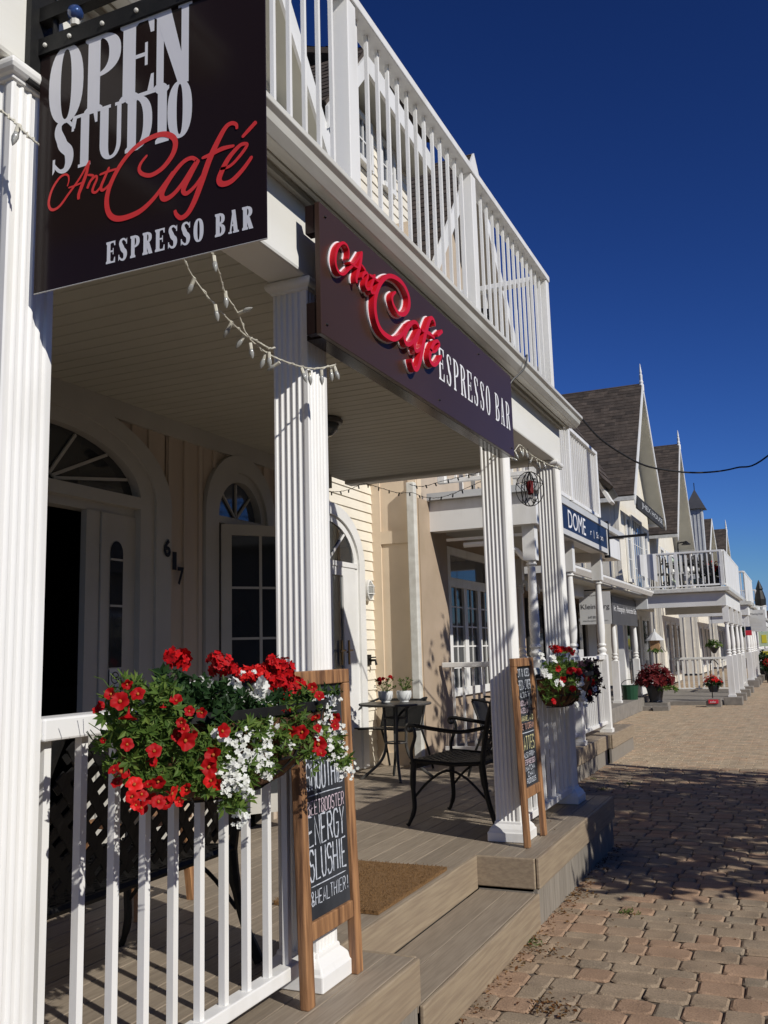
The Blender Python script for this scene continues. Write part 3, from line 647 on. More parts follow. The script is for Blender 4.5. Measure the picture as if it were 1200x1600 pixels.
# --- upper storey and roofs behind the balcony ------------------------------
b = B(); lap_siding(b, -4.3, .5, 9.1, 3.44, 6.4, .12); b.box(-4.44, .5, 3.44, -4.301, 9.1, 6.5); b.build('upper_wall', CREAM, H1)
for (a, c) in ((-1.2, .0), (1.2, 0), (3.1, 0)):
    sash(H1, -4.285, 3.2 + a, 3.9 + a, 4.5, 6.2, 2, 3, GLASS)
G0 = gable(H1, -3.8, 3.6, 7.55, 6.35, 5.55, 8.85, 3.2, .55, CREAM, 0, 5.6, True, .3)
# dormer with the two upper windows: steep near rake, almost level eave
P0, P1, P2 = Vector((-3.78, 7.37, 6.85)), Vector((-3.78, 8.36, 8.04)), Vector((-3.78, 10.3, 7.80))
b = B()
for a, c in ((P0, P1), (P1, P2)): b.prism([a, a - Z * .24, c - Z * .24, c], (.035, 0, 0))
rf = b.build('bargeboard', W2, H1)
b = B()
for a, c in ((P0, P1), (P1, P2)): b.prism([a - Z * .2, c - Z * .2, c - Z * .2 - Vector((.4, 0, 0)), a - Z * .2 - Vector((.4, 0, 0))], (0, 0, .03))
b.build('soffit', SOF, rf)
shingle_slope('roof', P1 + Vector((0, 0, .06)), (-1, 0, 0), P0 - P1, 3.2, (P0 - P1).length, H1); shingle_slope('roof', P1 + Vector((.06, 0, .05)), (0, 1, 0), Vector((-1, 0, .35)), 1.98, 3.2, H1)
b = B(); lap_siding(b, -4.10, 7.6, 10.25, 5.2, 7.78, .12, lambda z: (max(7.6, 7.6 + (z - 6.9) * .85), 10.25))
b.box(-4.42, 7.9, 3.44, -4.115, 10.25, 7.5); b.build('dormer_wall', CREAM, H1)
for (ya_, yb_) in ((8.68, 9.02), (9.36, 9.68)): sash(H1, -4.085, ya_, yb_, 7.10, 7.60, 2, 2, GLASS2, .06)
# ================================================================== SALON HOUSE (second)
H2 = thing('shop_house', 'tan shop house with grey porch beam and white balcony carrying the navy sign', 'house', (-4, 12, 0))
b = B(); b.box(-5.2, 9.13, -.05, -3.65, 9.25, 6.4)
for (x0, x1) in ((-4.2, -4.09), (-3.75, -3.66)): b.box(x0, 9.105, .1, x1, 9.129, 3.6)
for (z0, z1) in ((.1, .5), (2.72, 2.86), (3.5, 3.6)): b.box(-4.09, 9.107, z0, -3.75, 9.129, z1)
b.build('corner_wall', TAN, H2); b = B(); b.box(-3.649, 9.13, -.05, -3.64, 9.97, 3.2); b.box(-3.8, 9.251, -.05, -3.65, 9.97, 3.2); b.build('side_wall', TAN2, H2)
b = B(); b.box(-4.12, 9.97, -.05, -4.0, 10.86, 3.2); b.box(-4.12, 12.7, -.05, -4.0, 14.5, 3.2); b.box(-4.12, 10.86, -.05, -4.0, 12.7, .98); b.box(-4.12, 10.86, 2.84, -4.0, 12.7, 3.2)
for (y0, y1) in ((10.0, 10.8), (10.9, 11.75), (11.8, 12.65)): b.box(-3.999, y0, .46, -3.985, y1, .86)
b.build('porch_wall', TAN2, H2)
b = B(); b.box(-4.05, 10.86, .98, -3.96, 12.7, 1.08); b.box(-4.05, 10.86, 2.76, -3.96, 12.7, 2.86); b.box(-4.05, 10.86, 1.08, -3.96, 10.96, 2.76); b.box(-4.05, 12.62, 1.08, -3.96, 12.7, 2.76); b.box(-4.05, 10.96, 2.35, -3.965, 12.62, 2.47)
for yy in (11.45, 12.02): b.box(-4.05, yy, 1.08, -3.965, yy + .13, 2.35)
wn = b.build('window', W, H2, bevel=.004)
for i, (y0, y1) in enumerate(((10.96, 11.45), (11.58, 12.02), (12.15, 12.62))):
    B().box(-4.03, y0 - .002, 1.078, -4.0, y1 + .002, 2.352).build('pane', GLASS, wn)
    b = B(); ym = (y0 + y1) / 2; b.box(-3.999, ym - .009, 1.08, -3.985, ym + .009, 2.35); q = y0 + (y1 - y0) * .25
    for zz in (1.33, 1.6, 1.85, 2.1): b.box(-3.999, y0, zz - .009, -3.986, y1, zz + .009)
    b.build('glazing_bar', W, wn)
B().box(-4.03, 10.958, 2.472, -4.0, 12.622, 2.758).build('pane', GLASS2, wn)
# white rectangular downspout on the corner
b = B().box(-3.735, 9.01, .05, -3.645, 9.10, 3.36); b.build('downspout', GUT, H2, bevel=.01)
# porch roof, beams
b = B().box(-3.64, 9.45, 2.86, -2.43, 9.62, 3.2); b.box(-2.6, 9.621, 2.86, -2.43, 14.5, 3.2); b.box(-4.0, 14.33, 2.86, -2.601, 14.5, 3.2); b.build('porch_beam', W, H2)
b = B().box(-3.64, 9.38, 3.203, -2.36, 14.6, 3.28); b.build('balcony_floor', GREYP, H2)
B().box(-3.98, 9.63, 3.0, -2.61, 14.32, 3.04).build('porch_ceiling', SOF, H2)
boards_b = B(); boards(boards_b, -3.98, -2.47, 9.11, 12.7); boards(boards_b, -3.98, -2.42, 12.76, 14.5); dk = boards_b.build('deck', DECK, H2, bevel=.0025)
b = B().box(-2.469, 10.2, .19, -2.446, 12.7, D + .001); b.box(-2.419, 12.76, .19, -2.396, 14.5, D + .001); b.box(-2.6, 12.74, .19, -2.42, 12.759, D); b.build('fascia_board', LIPM, dk, bevel=.006)
b = B().box(-2.5, 9.11, -.02, -2.47, 12.7, .189); b.box(-2.45, 12.75, -.02, -2.42, 14.5, .189); b.box(-3.98, 14.501, -.02, -2.42, 14.52, D - .02); b.build('skirt', SKIRT, dk)
for (px_, py_) in ((-2.55, 9.60), (-2.55, 13.2), (-2.55, 11.4)): turned_post(H2, px_, py_, D, 2.86, 1.43, 2.48, .068)
turned_post(H2, -3.7, 13.2, D, 2.86, 1.43, 2.48, .06)
railing(H2, (-2.55, 9.67), (-2.55, 11.33), .48, 1.42, .115, .06, name='porch_railing'); railing(H2, (-2.55, 11.47), (-2.55, 13.13), .48, 1.42, .115, .06, name='porch_railing'); railing(H2, (-2.62, 9.6), (-3.6, 9.6), .48, 1.42, .115, .06, name='porch_railing')
railing(H2, (-2.47, 9.55), (-2.47, 13.1), 3.36, 4.32, .115, .05, rail=(.09, .05), name='balcony_railing', posts=(.04, 1.75, 3.5))
railing(H2, (-2.5, 9.52), (-3.55, 9.52), 3.40, 4.32, .13, .06, rail=(.08, .05), name='balcony_railing', posts=(1.0,))
railing(H2, (-2.52, 13.12), (-3.9, 13.12), 3.36, 4.32, .13, .06, rail=(.08, .05), name='balcony_railing')
# curved brace under the beam
b = B(); b.tube([(-2.62, 9.6, 2.50), (-2.70, 9.6, 2.60), (-2.85, 9.6, 2.68), (-3.05, 9.6, 2.70), (-3.3, 9.6, 2.70)], .03, 6); b.bar((-2.62, 9.6, 2.77), (-3.5, 9.6, 2.77), .03, .03); b.build('beam_brace', W, H2)
G2 = gable(H2, -3.8, 10.3, 14.05, 6.35, 12.14, 8.72, 4.5, .5, PEACH, 0, 3.2, False, .25)
b = B()
for zz in (5.2, 5.9, 6.6): b.box(-4.3, 10.8, zz, -4.28, 13.4, zz + .02)
b.build('wall_panel_joint', BRICK, H2)
# small roof that pitches to the street beyond the balcony
o = Vector((-3.45, 14.62, 6.02)); shingle_slope('dormer_roof', o, (0, -1, 0), Vector((1.0, 0, -2.05)), .95, 2.2, H2)
b = B().bar(o + Vector((-.02, .02, -.10)), o + Vector((.98, .02, -2.15)), .04, .1, (1, 0, 0)); b.build('bargeboard', IRON2, H2); B().bar(o + Vector((.62, -.12, -1.62)), o + Vector((.95, -.12, -2.25)), .3, .05, (1, 0, 0)).build('rake_soffit', W2, H2)
b = B().box(-5.5, 13.75, 3.3, -3.75, 14.5, 4.6); b.prism([(-5.4, 13.75, 4.6), (-2.95, 13.75, 4.6), (-3.5, 13.75, 5.7), (-5.4, 13.75, 4.9)], (0, .75, 0)); b.build('upper_wall', CREAM, H2)
shingle_slope('dormer_roof', o + Vector((0, .0, .0)), (0, -1, 0), Vector((-2.0, 0, -.9)), .95, 2.2, H2)
# ================================================================== PHOTO SHOP (low eave, third)
H3 = thing('gallery_house', 'low gallery house with a long white eave gutter and turned white posts', 'house', (-5, 19, 0))
b = B(); b.box(-4.9, 14.6, 0, -4.75, 24.4, 2.9); b.build('front_wall', BRICK, H3)
for i, (y0, y1) in enumerate(((15.2, 16.6), (17.2, 18.6), (19.3, 20.7), (21.6, 22.4))):
    b = B(); b.box(-4.75, y0, .35, -4.69, y0 + .1, 2.5); b.box(-4.75, y1 - .1, .35, -4.69, y1, 2.5); b.box(-4.75, y0 + .1, 2.4, -4.69, y1 - .1, 2.5); b.box(-4.75, y0 + .1, .35, -4.69, y1 - .1, .6)
    f = b.build('shop_window', WOODL if i == 2 else DARKIN, H3); B().box(-4.75, y0 + .1, .6, -4.72, y1 - .1, 2.4).build('pane', GLASS, f)
b = B(); pr = [(-3.40, 2.78), (-3.33, 2.77), (-3.30, 2.81), (-3.27, 2.85), (-3.27, 2.89), (-3.40, 2.87)]
b.prism([(px_, 14.65, pz_) for px_, pz_ in pr], (0, 9.5, 0)); b.build('eave_gutter', W, H3)
b = B().box(-4.75, 14.65, 2.72, -3.41, 24.1, 2.76); b.build('eave_soffit', SOF, H3)
b = B().box(-3.95, 14.7, 2.50, -3.75, 24.05, 2.719); b.box(-4.7, 23.9, 2.45, -3.42, 24.08, 2.7); b.build('eave_beam', GREYP, H3)
shingle_slope('roof', (-6.6, 24.15, 3.95), (0, -1, 0), Vector((3.3, 0, -1.05)), 9.4, 3.46, H3)
b = B().box(-4.7, 14.7, 0, -3.55, 24.0, .30); b.build('platform', STONE, H3, bevel=.01)
for py_ in (15.3, 16.7, 21.0, 23.9): turned_post(H3, -3.78, py_, .30, 2.5, 1.22, 2.2, .075 if py_ > 20 else .07)
B().box(-4.35, 17.9, .3, -3.9, 18.3, 1.5).build('display_case', PALE, H3); B().box(-4.745, 22.6, .3, -4.68, 23.6, 2.3).build('door', PALE, H3)
# ================================================================== GABLED SHOPS (fourth, fifth ...)
H4 = thing('gabled_house', 'cream steep-gabled house with finial, dark name board and white balcony over its porch', 'house', (-4, 28, 0))
gable(H4, -3.7, 24.9, 31.1, 5.5, 28.0, 9.35, 6.5, .5, CREAM, .72, 2.6, False, .3)
# roof vent
b = B().box(-5.55, 25.75, 6.9, -5.15, 26.05, 7.2); b.build('roof_vent', IRON2, H4)
sash(H4, -4.19, 27.55, 28.3, 6.3, 7.7, 1, 2, GLASS2, .09)
for (y0, y1) in ((26.2, 26.7), (29.4, 29.9)): sash(H4, -4.19, y0, y1, 3.4, 5.1, 1, 3, GLASS2, .1)
fd = sash(H4, -4.19, 27.2, 28.9, 3.05, 5.2, 4, 3, GLASS2, .13, 'french_door')
b = B().bar((-3.72, 25.35, 5.42), (-3.72, 30.6, 5.42), .05, .36); nb = b.build('name_board', DARKIN, H4)
font_text('board_lettering', 'JHEX HOUSE', (-3.69, 26.1, 5.32), (0, 1, 0), (0, 0, 1), .20, 4.3, PALE, nb, .003)
# porch and balcony
b = B().box(-3.9, 25.0, 2.5, -1.62, 25.16, 2.85); b.box(-1.78, 25.161, 2.5, -1.62, 31.3, 2.85); b.box(-3.9, 31.14, 2.5, -1.781, 31.3, 2.85); b.build('porch_beam', W2, H4)
b = B().box(-4.0, 24.85, 2.86, -1.5, 31.4, 2.98); b.build('balcony_floor', GUT, H4, bevel=.02)
B().box(-4.0, 25.17, 2.74, -1.79, 31.13, 2.78).build('porch_ceiling', SOF, H4)
B().box(-4.1, 24.9, -.05, -1.9, 31.3, .10).build('porch_slab', STONE, H4)
for py_ in (25.15, 27.0, 29.1, 31.1): B().box(-1.86, py_ - .2, 0, -1.42, py_ + .22, .20).build('pier_block', STONE, H4, bevel=.012)
for py_ in (25.15, 27.0, 29.1, 31.1): turned_post(H4, -1.66, py_, .20, 2.5, 1.22, 2.08, .075)
railing(H4, (-1.72, 31.1), (-3.8, 31.1), .12, 1.12, .15, .1, name='porch_railing', rail=(.1, .07), bal=.05)
railing(H4, (-1.66, 29.2), (-1.66, 31.0), .3, 1.2, .2, .1, name='porch_railing', bal=.05)
railing(H4, (-1.62, 25.0), (-3.75, 25.0), 3.02, 3.93, .135, .1, rail=(.07, .05), bal=.03, name='balcony_railing', posts=(.03, 1.15))
rl = railing(H4, (-1.60, 25.03), (-1.60, 31.2), 3.02, 3.93, .135, .1, rail=(.07, .05), bal=.03, name='balcony_railing')
B().box(-1.585, 25.05, 3.0, -1.57, 31.2, 3.88).build('white_screen', W2, rl)
b = B().box(-4.5, 25.6, .1, -4.35, 31.0, 2.74); b.build('porch_wall', W2, H4)
for (y0, y1) in ((26.0, 26.8), (27.3, 28.2), (28.9, 30.2)): sash(H4, -4.35, y0, y1, .5, 2.3, 1, 2, GLASS, .1)
# next gabled houses, the same pattern further on
def next_house(name, label, y0, y1, ze, ya, za, fin, cwall, xf=-1.55):
    h = thing(name, label, 'house', (-4, ya, 0)); gable(h, -3.7, y0, y1, ze, ya, za, 6, .8, cwall, fin, .1, False, .3)
    b = B().box(-3.9, y0 + .2, 2.5, xf, y0 + .36, 2.85); b.box(xf - .16, y0 + .361, 2.5, xf, y1, 2.85); b.build('porch_beam', W2, h)
    B().box(-4.0, y0 + .1, 2.86, xf + .12, y1 + .1, 2.98).build('balcony_floor', GUT, h)
    n = 4
    for k in range(n): yy = y0 + .4 + k * (y1 - y0 - .6) / (n - 1); B().box(xf - .32, yy - .2, 0, xf + .15, yy + .2, .24).build('pier_block', STONE, h)
    for k in range(n): turned_post(h, xf - .1, y0 + .4 + k * (y1 - y0 - .6) / (n - 1), .24, 2.5, 1.2, 2.1, .09)
    r1 = railing(h, (xf - .05, y0 + .1), (-3.6, y0 + .1), 3.02, 4.05, .2, .1, rail=(.08, .06), bal=.04, name='balcony_railing'); r2 = railing(h, (xf - .05, y0 + .15), (xf - .05, y1), 3.02, 4.05, .2, .1, rail=(.08, .06), bal=.04, name='balcony_railing')
    B().box(xf - .035, y0 + .15, 3.0, xf - .02, y1, 4.0).build('white_screen', W2, r2)
    for q in (y0 + 1, ya - .4, y1 - 1.8): sash(h, -4.5, q, q + .9, .5, 2.3, 1, 2, GLASS, .1); sash(h, -4.5, q, q + .8, 3.5, 5.1, 1, 2, GLASS2, .1)
    return h
H5 = next_house('gabled_house', 'second steep-gabled house along the street, brown shingles and a tall white finial', 34.6, 40.6, 5.5, 37.6, 9.37, .66, CREAM)
H6 = next_house('gabled_house', 'brown-roofed house beyond the small roof tower, without a finial', 47.5, 54.5, 5.4, 51.2, 8.0, 0, CREAM, -1.7)
H7 = next_house('gabled_house', 'farthest gabled house at the end of the row, tiny white finial on its peak', 59.5, 66.8, 5.6, 63.2, 8.8, .7, CREAM, -1.8)
# cupola tower
TW = thing('roof_tower', 'small grey boarded tower with a dark pointed roof among the far shingle roofs', 'tower', (-3.95, 45.5, 5))
b = B().box(-4.25, 45.2, 4.5, -3.65, 45.8, 7.85)
for k in range(4): b.box(-4.22 + k * .165, 45.18, 5, -4.18 + k * .165, 45.2, 7.8)
b.build('tower_body', GREYP, TW)
b = B(); q = [(-4.42, 45.03, 7.85), (-3.48, 45.03, 7.85), (-3.48, 45.97, 7.85), (-4.42, 45.97, 7.85)]; ap = (-3.95, 45.5, 8.85); b.add(q + [ap], [(3, 2, 1, 0), (0, 1, 4), (1, 2, 4), (2, 3, 4), (3, 0, 4)]); b.build('tower_roof', CHAR, TW)
B().tube([(-3.95, 45.5, 8.8), (-3.95, 45.5, 9.15)], .02, 5).build('spike', IRON, TW)
# far end of the street
b = B()
FE = thing('far_building', 'long pale building closing the far end of the street', 'house', (0, 100, 0)); B().box(-20, 99, 0, 30, 106, 3.0).build('wall', CREAM, FE)
shingle_slope('roof', (-20.5, 102.5, 4.7), (1, 0, 0), Vector((0, -4, -1.6)), 51, 4.3, FE, .3, .8)
for i in range(12): sash(FE, 0, 0, 0, 0, 0) if False else None
# ================================================================== SIGNS
# hanging OPEN STUDIO sign
SX0, SX1, SZ0, SZ1, SY = -1.648, -.980, 2.447, 3.098, 1.62
S1 = thing('hanging_sign', 'square near-black sign reading OPEN STUDIO with red script, hung from the left pillar', 'sign', (-1.3, SY, SZ0))
pn = B().box(SX0, SY, SZ0, SX1, SY + .004, SZ1).build('panel', SIGNK, S1)
B().box(SX0, SY - .0002, SZ0 - .0012, SX1, SY + .0042, SZ0 - .0001).build('panel_edge', PALE, pn)
AX, AY, AZ = Vector((1, 0, 0)), Vector((0, 0, 1)), Vector((0, -1, 0))
def on1(px, py): p = atY(px, py, SY); return (p.x, p.z)
b = B()
for ch, xa, wv in (('O', -1.617, .112), ('P', -1.500, .112), ('E', -1.391, .103), ('N', -1.290, .112)):
    lay(b, slab(ch, wv / .208, .185, .05), (xa, SY, 2.881), AX, AY, AZ, .208, .208, .0004)
for ch, xa, wv in (('S', -1.600, .072), ('T', -1.535, .078), ('U', -1.455, .078), ('D', -1.371, .080), ('I', -1.283, .042), ('O', -1.247, .070)):
    lay(b, slab(ch, wv / .142, .185, .06), (xa, SY, 2.746), AX, AY, AZ, .142, .142, .0009)
b.build('white_lettering', GREYL, pn)
b = B(); slab_word(b, 'ESPRESSO BAR', (-1.422, SY, 2.477), AX, AY, AZ, .0545, .0358, .50, .19, .08, .0008, .62); b.build('small_lettering', GREYL, pn)
SC = [([(152, 372), (160, 345), (158, 318), (140, 310), (110, 330), (75, 385), (57, 445), (60, 482), (80, 494), (115, 472), (160, 410), (210, 340), (250, 272), (268, 240)], [8, 12, 15, 18, 18, 16, 14, 16]),
      ([(268, 236), (250, 310), (228, 370), (212, 415), (212, 440)], [16, 24, 26, 22, 18]), ([(158, 380), (200, 365), (238, 348)], [10, 12, 10]),
      ([(258, 312), (288, 318), (270, 350), (256, 384)], [12, 16, 18, 18]), ([(262, 368), (280, 338), (302, 318), (306, 335), (290, 372), (284, 398), (302, 402), (330, 370)], [12, 14, 16, 18, 16, 14]),
      ([(372, 270), (346, 330), (328, 375), (334, 392), (352, 382), (376, 356)], [16, 20, 20, 16, 14]), ([(320, 312), (360, 296), (412, 280)], [12, 16, 12]),
      ([(570, 208), (537, 250), (527, 285), (545, 308), (590, 313), (650, 275), (700, 208), (716, 150), (700, 114), (650, 100), (580, 122), (500, 175), (430, 260), (378, 360), (358, 440), (366, 505), (397, 537), (450, 536), (530, 502), (600, 438), (660, 358), (706, 292)], [14, 22, 24, 28, 34, 34, 30, 26, 30, 34, 34, 32, 24, 18]),
      ([(832, 240), (800, 224), (755, 247), (700, 312), (655, 385), (645, 422), (662, 438), (702, 416), (750, 360), (800, 282), (832, 234)], [22, 24, 28, 34, 32, 26, 24, 26]), ([(838, 232), (800, 300), (765, 368), (757, 398), (776, 408), (820, 368), (866, 300)], [24, 32, 32, 26, 22, 18]),
      ([(1036, 74), (1032, 50), (1006, 44), (975, 68), (935, 140), (890, 240), (852, 350), (815, 448), (780, 512), (745, 536), (720, 518), (713, 495)], [16, 20, 24, 30, 36, 38, 36, 32, 28, 24, 18]), ([(852, 226), (900, 206), (960, 176), (1024, 160)], [14, 24, 26, 14]),
      ([(948, 282), (1000, 266), (1050, 215), (1088, 160), (1076, 150), (1045, 165), (990, 230), (950, 310), (944, 345), (964, 360), (1010, 343), (1070, 280), (1116, 214)], [16, 18, 20, 18, 22, 30, 34, 34, 30, 26, 20]), ([(1062, 118), (1100, 76), (1138, 34)], [18, 24, 24])]
def script(strokes_px, extra=0.0):
    """trace -> strokes on the sign plane, metres"""
    out = []
    for pts, ws in strokes_px:
        P = [on1(60 + x / 3.3333, 180 + y / 3.3333) for x, y in pts]
        k = 1.62 / 1432 * 1.27 / 3.3333
        out.append(ribbon(P, [wv * k + extra for wv in ws], 6))
    return out
SCR = script(SC)
b = B()
for i, st in enumerate(SCR): lay(b, [st], (0, SY, 0), AX, AY, AZ, 1, 1, .0013, .00002, i * .00003)
b.build('script_lettering', REDP, pn)
# bracket of the hanging sign
b = B(); b.box(SX0 - .01, SY - .008, SZ1 - .012, SX1 + .02, SY + .022, SZ1 + .034); b.bar((SX0 - .02, SY + .007, 3.20), (SX1 + .1, SY + .007, 3.22), .03, .04); b.box(-1.668, SY - .035, 3.0, -1.650, SY + .05, 3.52); b.tube([(-1.64, SY + .007, 3.5), (-1.45, SY + .007, 3.34), (-1.22, SY + .007, 3.24)], .012, 6)
b.tube([(SX0 + .04, SY + .007, 3.13), (SX0 + .04, SY + .007, 3.2)], .008, 6); b.tube([(SX1 - .06, SY + .007, 3.13), (SX1 - .06, SY + .007, 3.2)], .008, 6)
b.build('bracket', IRON, S1)
for xx in (-1.625, -1.545, -1.44, -1.335, -1.2, -1.05): B().ball((xx, SY - .011, SZ1 + .008), .006, 8, 5).build('bolt', GUT, S1)
bg_ = thing('glass_ball', 'small blue glass ball on top of the hanging sign edge', 'ornament', (-1.532, SY, 3.15))
B().ball((-1.532, SY - .005, 3.168), .021, 14, 8).build('ball', BLUEG, bg_, smooth=True); B().lathe([(.012, 3.133), (.012, 3.148), (.007, 3.15)], (-1.532, SY - .005, 0), 8).build('cap', GUT, bg_)
# fascia sign
FY0, FY1, FZ0, FZ1, FX = 2.955, 5.562, 2.752, 3.285, -1.55
S2 = thing('fascia_sign', 'long brown sign with raised red script and white ESPRESSO BAR under the gutter', 'sign', (-1.6, 4.2, FZ0))
b = B().box(-1.572, FY0, FZ0, FX, FY1, FZ1); pn = b.build('panel', SIGNB, S2, bevel=.002)
b = B().box(-1.615, FY0 + .004, FZ0 + .005, -1.573, FY0 + .05, FZ0 + .13); b.box(-1.615, FY0 + .004, FZ1 - .12, -1.573, FY0 + .05, FZ1 - .005); b.box(-1.667, FY1 - .3, FZ0 + .005, -1.573, FY1 - .25, FZ1 - .02); b.box(-1.64, FY0 + .05, FZ0, -1.573, FY1 - .02, FZ0 + .02); b.build('mounting_block', SIGNK, S2)
AX2, AY2, AZ2 = Vector((0, 1, 0)), Vector((0, 0, 1)), Vector((1, 0, 0))
xs = [p.x for st in SCR for q in st for p in q]; zs = [p.y for st in SCR for q in st for p in q]
sx = (4.205 - 3.02) / (max(xs) - min(xs)); sz = (3.232 - 2.832) / (max(zs) - min(zs))
SC2 = [[[Vector(((p.x - min(xs)) * sx, (p.y - min(zs)) * sz, 0)) for p in q] for q in st] for st in SCR]
b = B()
for i, st in enumerate(SC2): lay(b, [st], (FX, 3.02, 2.832), AX2, AY2, AZ2, 1, 1, .030, .0003, i * .0006)
b.build('raised_script', REDL, pn)
b = B()
SCB = [[[Vector(((p.x - min(xs)) * sx, (p.y - min(zs)) * sz, 0)) for p in q] for q in st] for st in script(SC, .0055)]
for i, st in enumerate(SCB): lay(b, [st], (FX, 3.02, 2.832), AX2, AY2, AZ2, 1, 1, .0060, .0002, i * .0002)
b.build('script_backing', WHITEL, pn)
b = B(); slab_word(b, 'ESPRESSO BAR', (FX, 4.225, 2.913), AX2, AY2, AZ2, .172, .1115, .46, .125, .04, .0015, .62); b.build('white_lettering', WHITEL, pn)
for (yy, zz) in ((3.0, 2.80), (3.0, 3.24), (4.22, 2.80), (4.9, 3.24), (5.5, 2.80)): B().lathe([(.008, -.002), (.007, .003), (.001, .005)], (FX, yy, zz), 8).build('screw', IRON, pn)
# black cord looped from the gutter to the sign end
b = B(); b.tube(catmull([(-1.485, 5.72, 3.455), (-1.47, 5.7, 3.45), (-1.49, 5.68, 3.36), (-1.56, 5.62, 3.27), (-1.57, 5.58, 3.20)], 5), .006, 6); tag(b.build('cord', CORDK), 'short black cord from the balcony gutter to the far end of the brown sign', 'cord')
# house number
BOLD = .035
HN = thing('house_number', 'black metal digits 6 1 7 stepping down the wall beside the dark doorway', 'house number', (XW, 4.73, 2.1))
for dgt, yy, zz in (('6', 4.625, 2.175), ('1', 4.71, 2.10), ('7', 4.785, 2.01)): font_text('digit', dgt, (XW + (.036 if dgt != '7' else .02), yy, zz), (0, 1, 0), (0, 0, 1), .115, .045 if dgt == '1' else .07, IRON, HN, .006)
BOLD = 0.0
# DOME sign
S3 = thing('shop_sign', 'navy blue sign with white DOME lettering on the salon balcony edge', 'sign', (-2.4, 11.9, 2.86))
pn = B().box(-2.425, 10.35, 2.85, -2.375, 13.15, 3.26).build('panel', NAVY, S3)
b = B().box(-2.374, 10.35, 3.195, -2.371, 13.15, 3.26); b.box(-2.374, 10.35, 2.85, -2.371, 13.15, 2.915); b.build('border_band', PALE, pn)
B().box(-2.426, 13.151, 2.83, -2.37, 13.19, 3.27).build('end_cap', W2, pn)
b = B(); x = 0
font_text('lettering', 'DOME', (-2.3745, 10.72, 2.95), (0, 1, 0), (0, 0, 1), .22, .98, WHITEL, pn, .002)
font_text('small_lettering', 'r  |  Salon', (-2.3745, 12.0, 2.97), (0, 1, 0), (0, 0, 1), .11, .85, WHITEL, pn, .002)
b = B().box(-2.43, 13.2, 2.80, -2.36, 13.28, 3.32); b.bar((-2.4, 13.24, 3.08), (-1.83, 13.24, 3.09), .03, .035); tag(b.build('sign_bracket', IRON), 'bare black iron arm sticking out beside the navy sign', 'bracket')
# Kleinburg hanging sign
S4 = thing('hanging_sign', 'pale hanging sign reading Kleinburg under the gallery eave', 'sign', (-3.55, 18, 1.97)); pn = B().box(-3.86, 17.98, 1.975, -3.255, 18.0, 2.60).build('panel', PALE, S4)
font_text('lettering', 'Kleinburg', (-3.83, 17.979, 2.24), (1, 0, 0), (0, 0, 1), .125, .55, CHAR, pn, .003); font_text('small_lettering', '647.801.2140', (-3.70, 17.979, 2.085), (1, 0, 0), (0, 0, 1), .05, .3, CHAR, pn, .003)
font_text('small_lettering', 'kleinburgmercantile.com', (-3.80, 17.979, 2.02), (1, 0, 0), (0, 0, 1), .04, .48, CHAR, pn, .003); font_text('small_lettering', 'the Anywhere', (-3.76, 17.979, 2.51), (1, 0, 0), (0, 0, 1), .035, .3, CHAR, pn, .003)
b = B().bar((-3.9, 17.99, 2.63), (-3.2, 17.99, 2.64), .02, .025); b.tube([(-3.8, 17.99, 2.6), (-3.8, 17.99, 2.76)], .008, 5); b.build('bracket', IRON, S4)
S5 = thing('shop_sign', 'charcoal sign with Art Photography Handcrafted Gifts in white under the gallery eave', 'sign', (-3.85, 22.4, 1.95)); pn = B().box(-3.74, 20.6, 2.02, -3.70, 24.0, 2.66).build('panel', CHAR, S5)
font_text('lettering', 'Art . Photography . Handcrafted Gifts', (-3.699, 20.75, 2.28), (0, 1, 0), (0, 0, 1), .17, 3.1, WHITEL, pn, .003)
S6 = thing('hanging_sign', 'grey square hanging sign with a round emblem near the right edge of the view', 'sign', (-1.4, 36, 1.9)); pn = B().box(-1.73, 35.98, 1.93, -1.04, 36.0, 2.70).build('panel', PALE, S6)
font_text('lettering', 'Pilating Hub', (-1.53, 35.979, 2.50), (1, 0, 0), (0, 0, 1), .09, .42, CHAR, pn, .003)
b = B(); lay(b, [ringq(0, 0, .065, .065, .014, .014, 0, 2 * math.pi, 18)], (-1.625, 35.979, 2.545), (1, 0, 0), (0, 0, 1), (0, -1, 0), 1, 1, .002); lay(b, [ringq(0, 0, .035, .035, .01, .01, 0, 2 * math.pi, 14)], (-1.58, 35.979, 2.02), (1, 0, 0), (0, 0, 1), (0, -1, 0), 1, 1, .002); b.build('emblem', CHAR, pn)
b = B()
for zz, wv in ((2.42, .1), (2.38, .16), (2.34, .24), (2.30, .3), (2.26, .46), (2.22, .46), (2.14, .5), (2.02, .34)): b.box(-1.39 - wv / 2, 35.976, zz, -1.39 + wv / 2, 35.979, zz + .014)
b.build('small_lettering', GUT, pn)
b = B().bar((-1.9, 35.99, 2.80), (-.95, 35.99, 2.82), .03, .03); b.tube([(-1.65, 35.99, 2.7), (-1.65, 35.99, 2.8)], .01, 5); b.tube([(-1.1, 35.99, 2.7), (-1.1, 35.99, 2.8)], .01, 5); b.build('bracket', W2, S6)
S7 = thing('poster_sign', 'mint green poster panel beneath the grey hanging sign in the distance', 'poster', (-1.5, 44, .9)); B().box(-1.62, 43.98, 1.35, -1.15, 44.0, 2.0).build('panel', MINT, S7); B().box(-1.5, 43.97, 1.5, -1.3, 43.979, 1.85).build('picture', YEL, S7); b = B().tube([(-1.4, 44.0, 0), (-1.4, 44.0, 1.35)], .02, 6).build('post', IRON, S7)
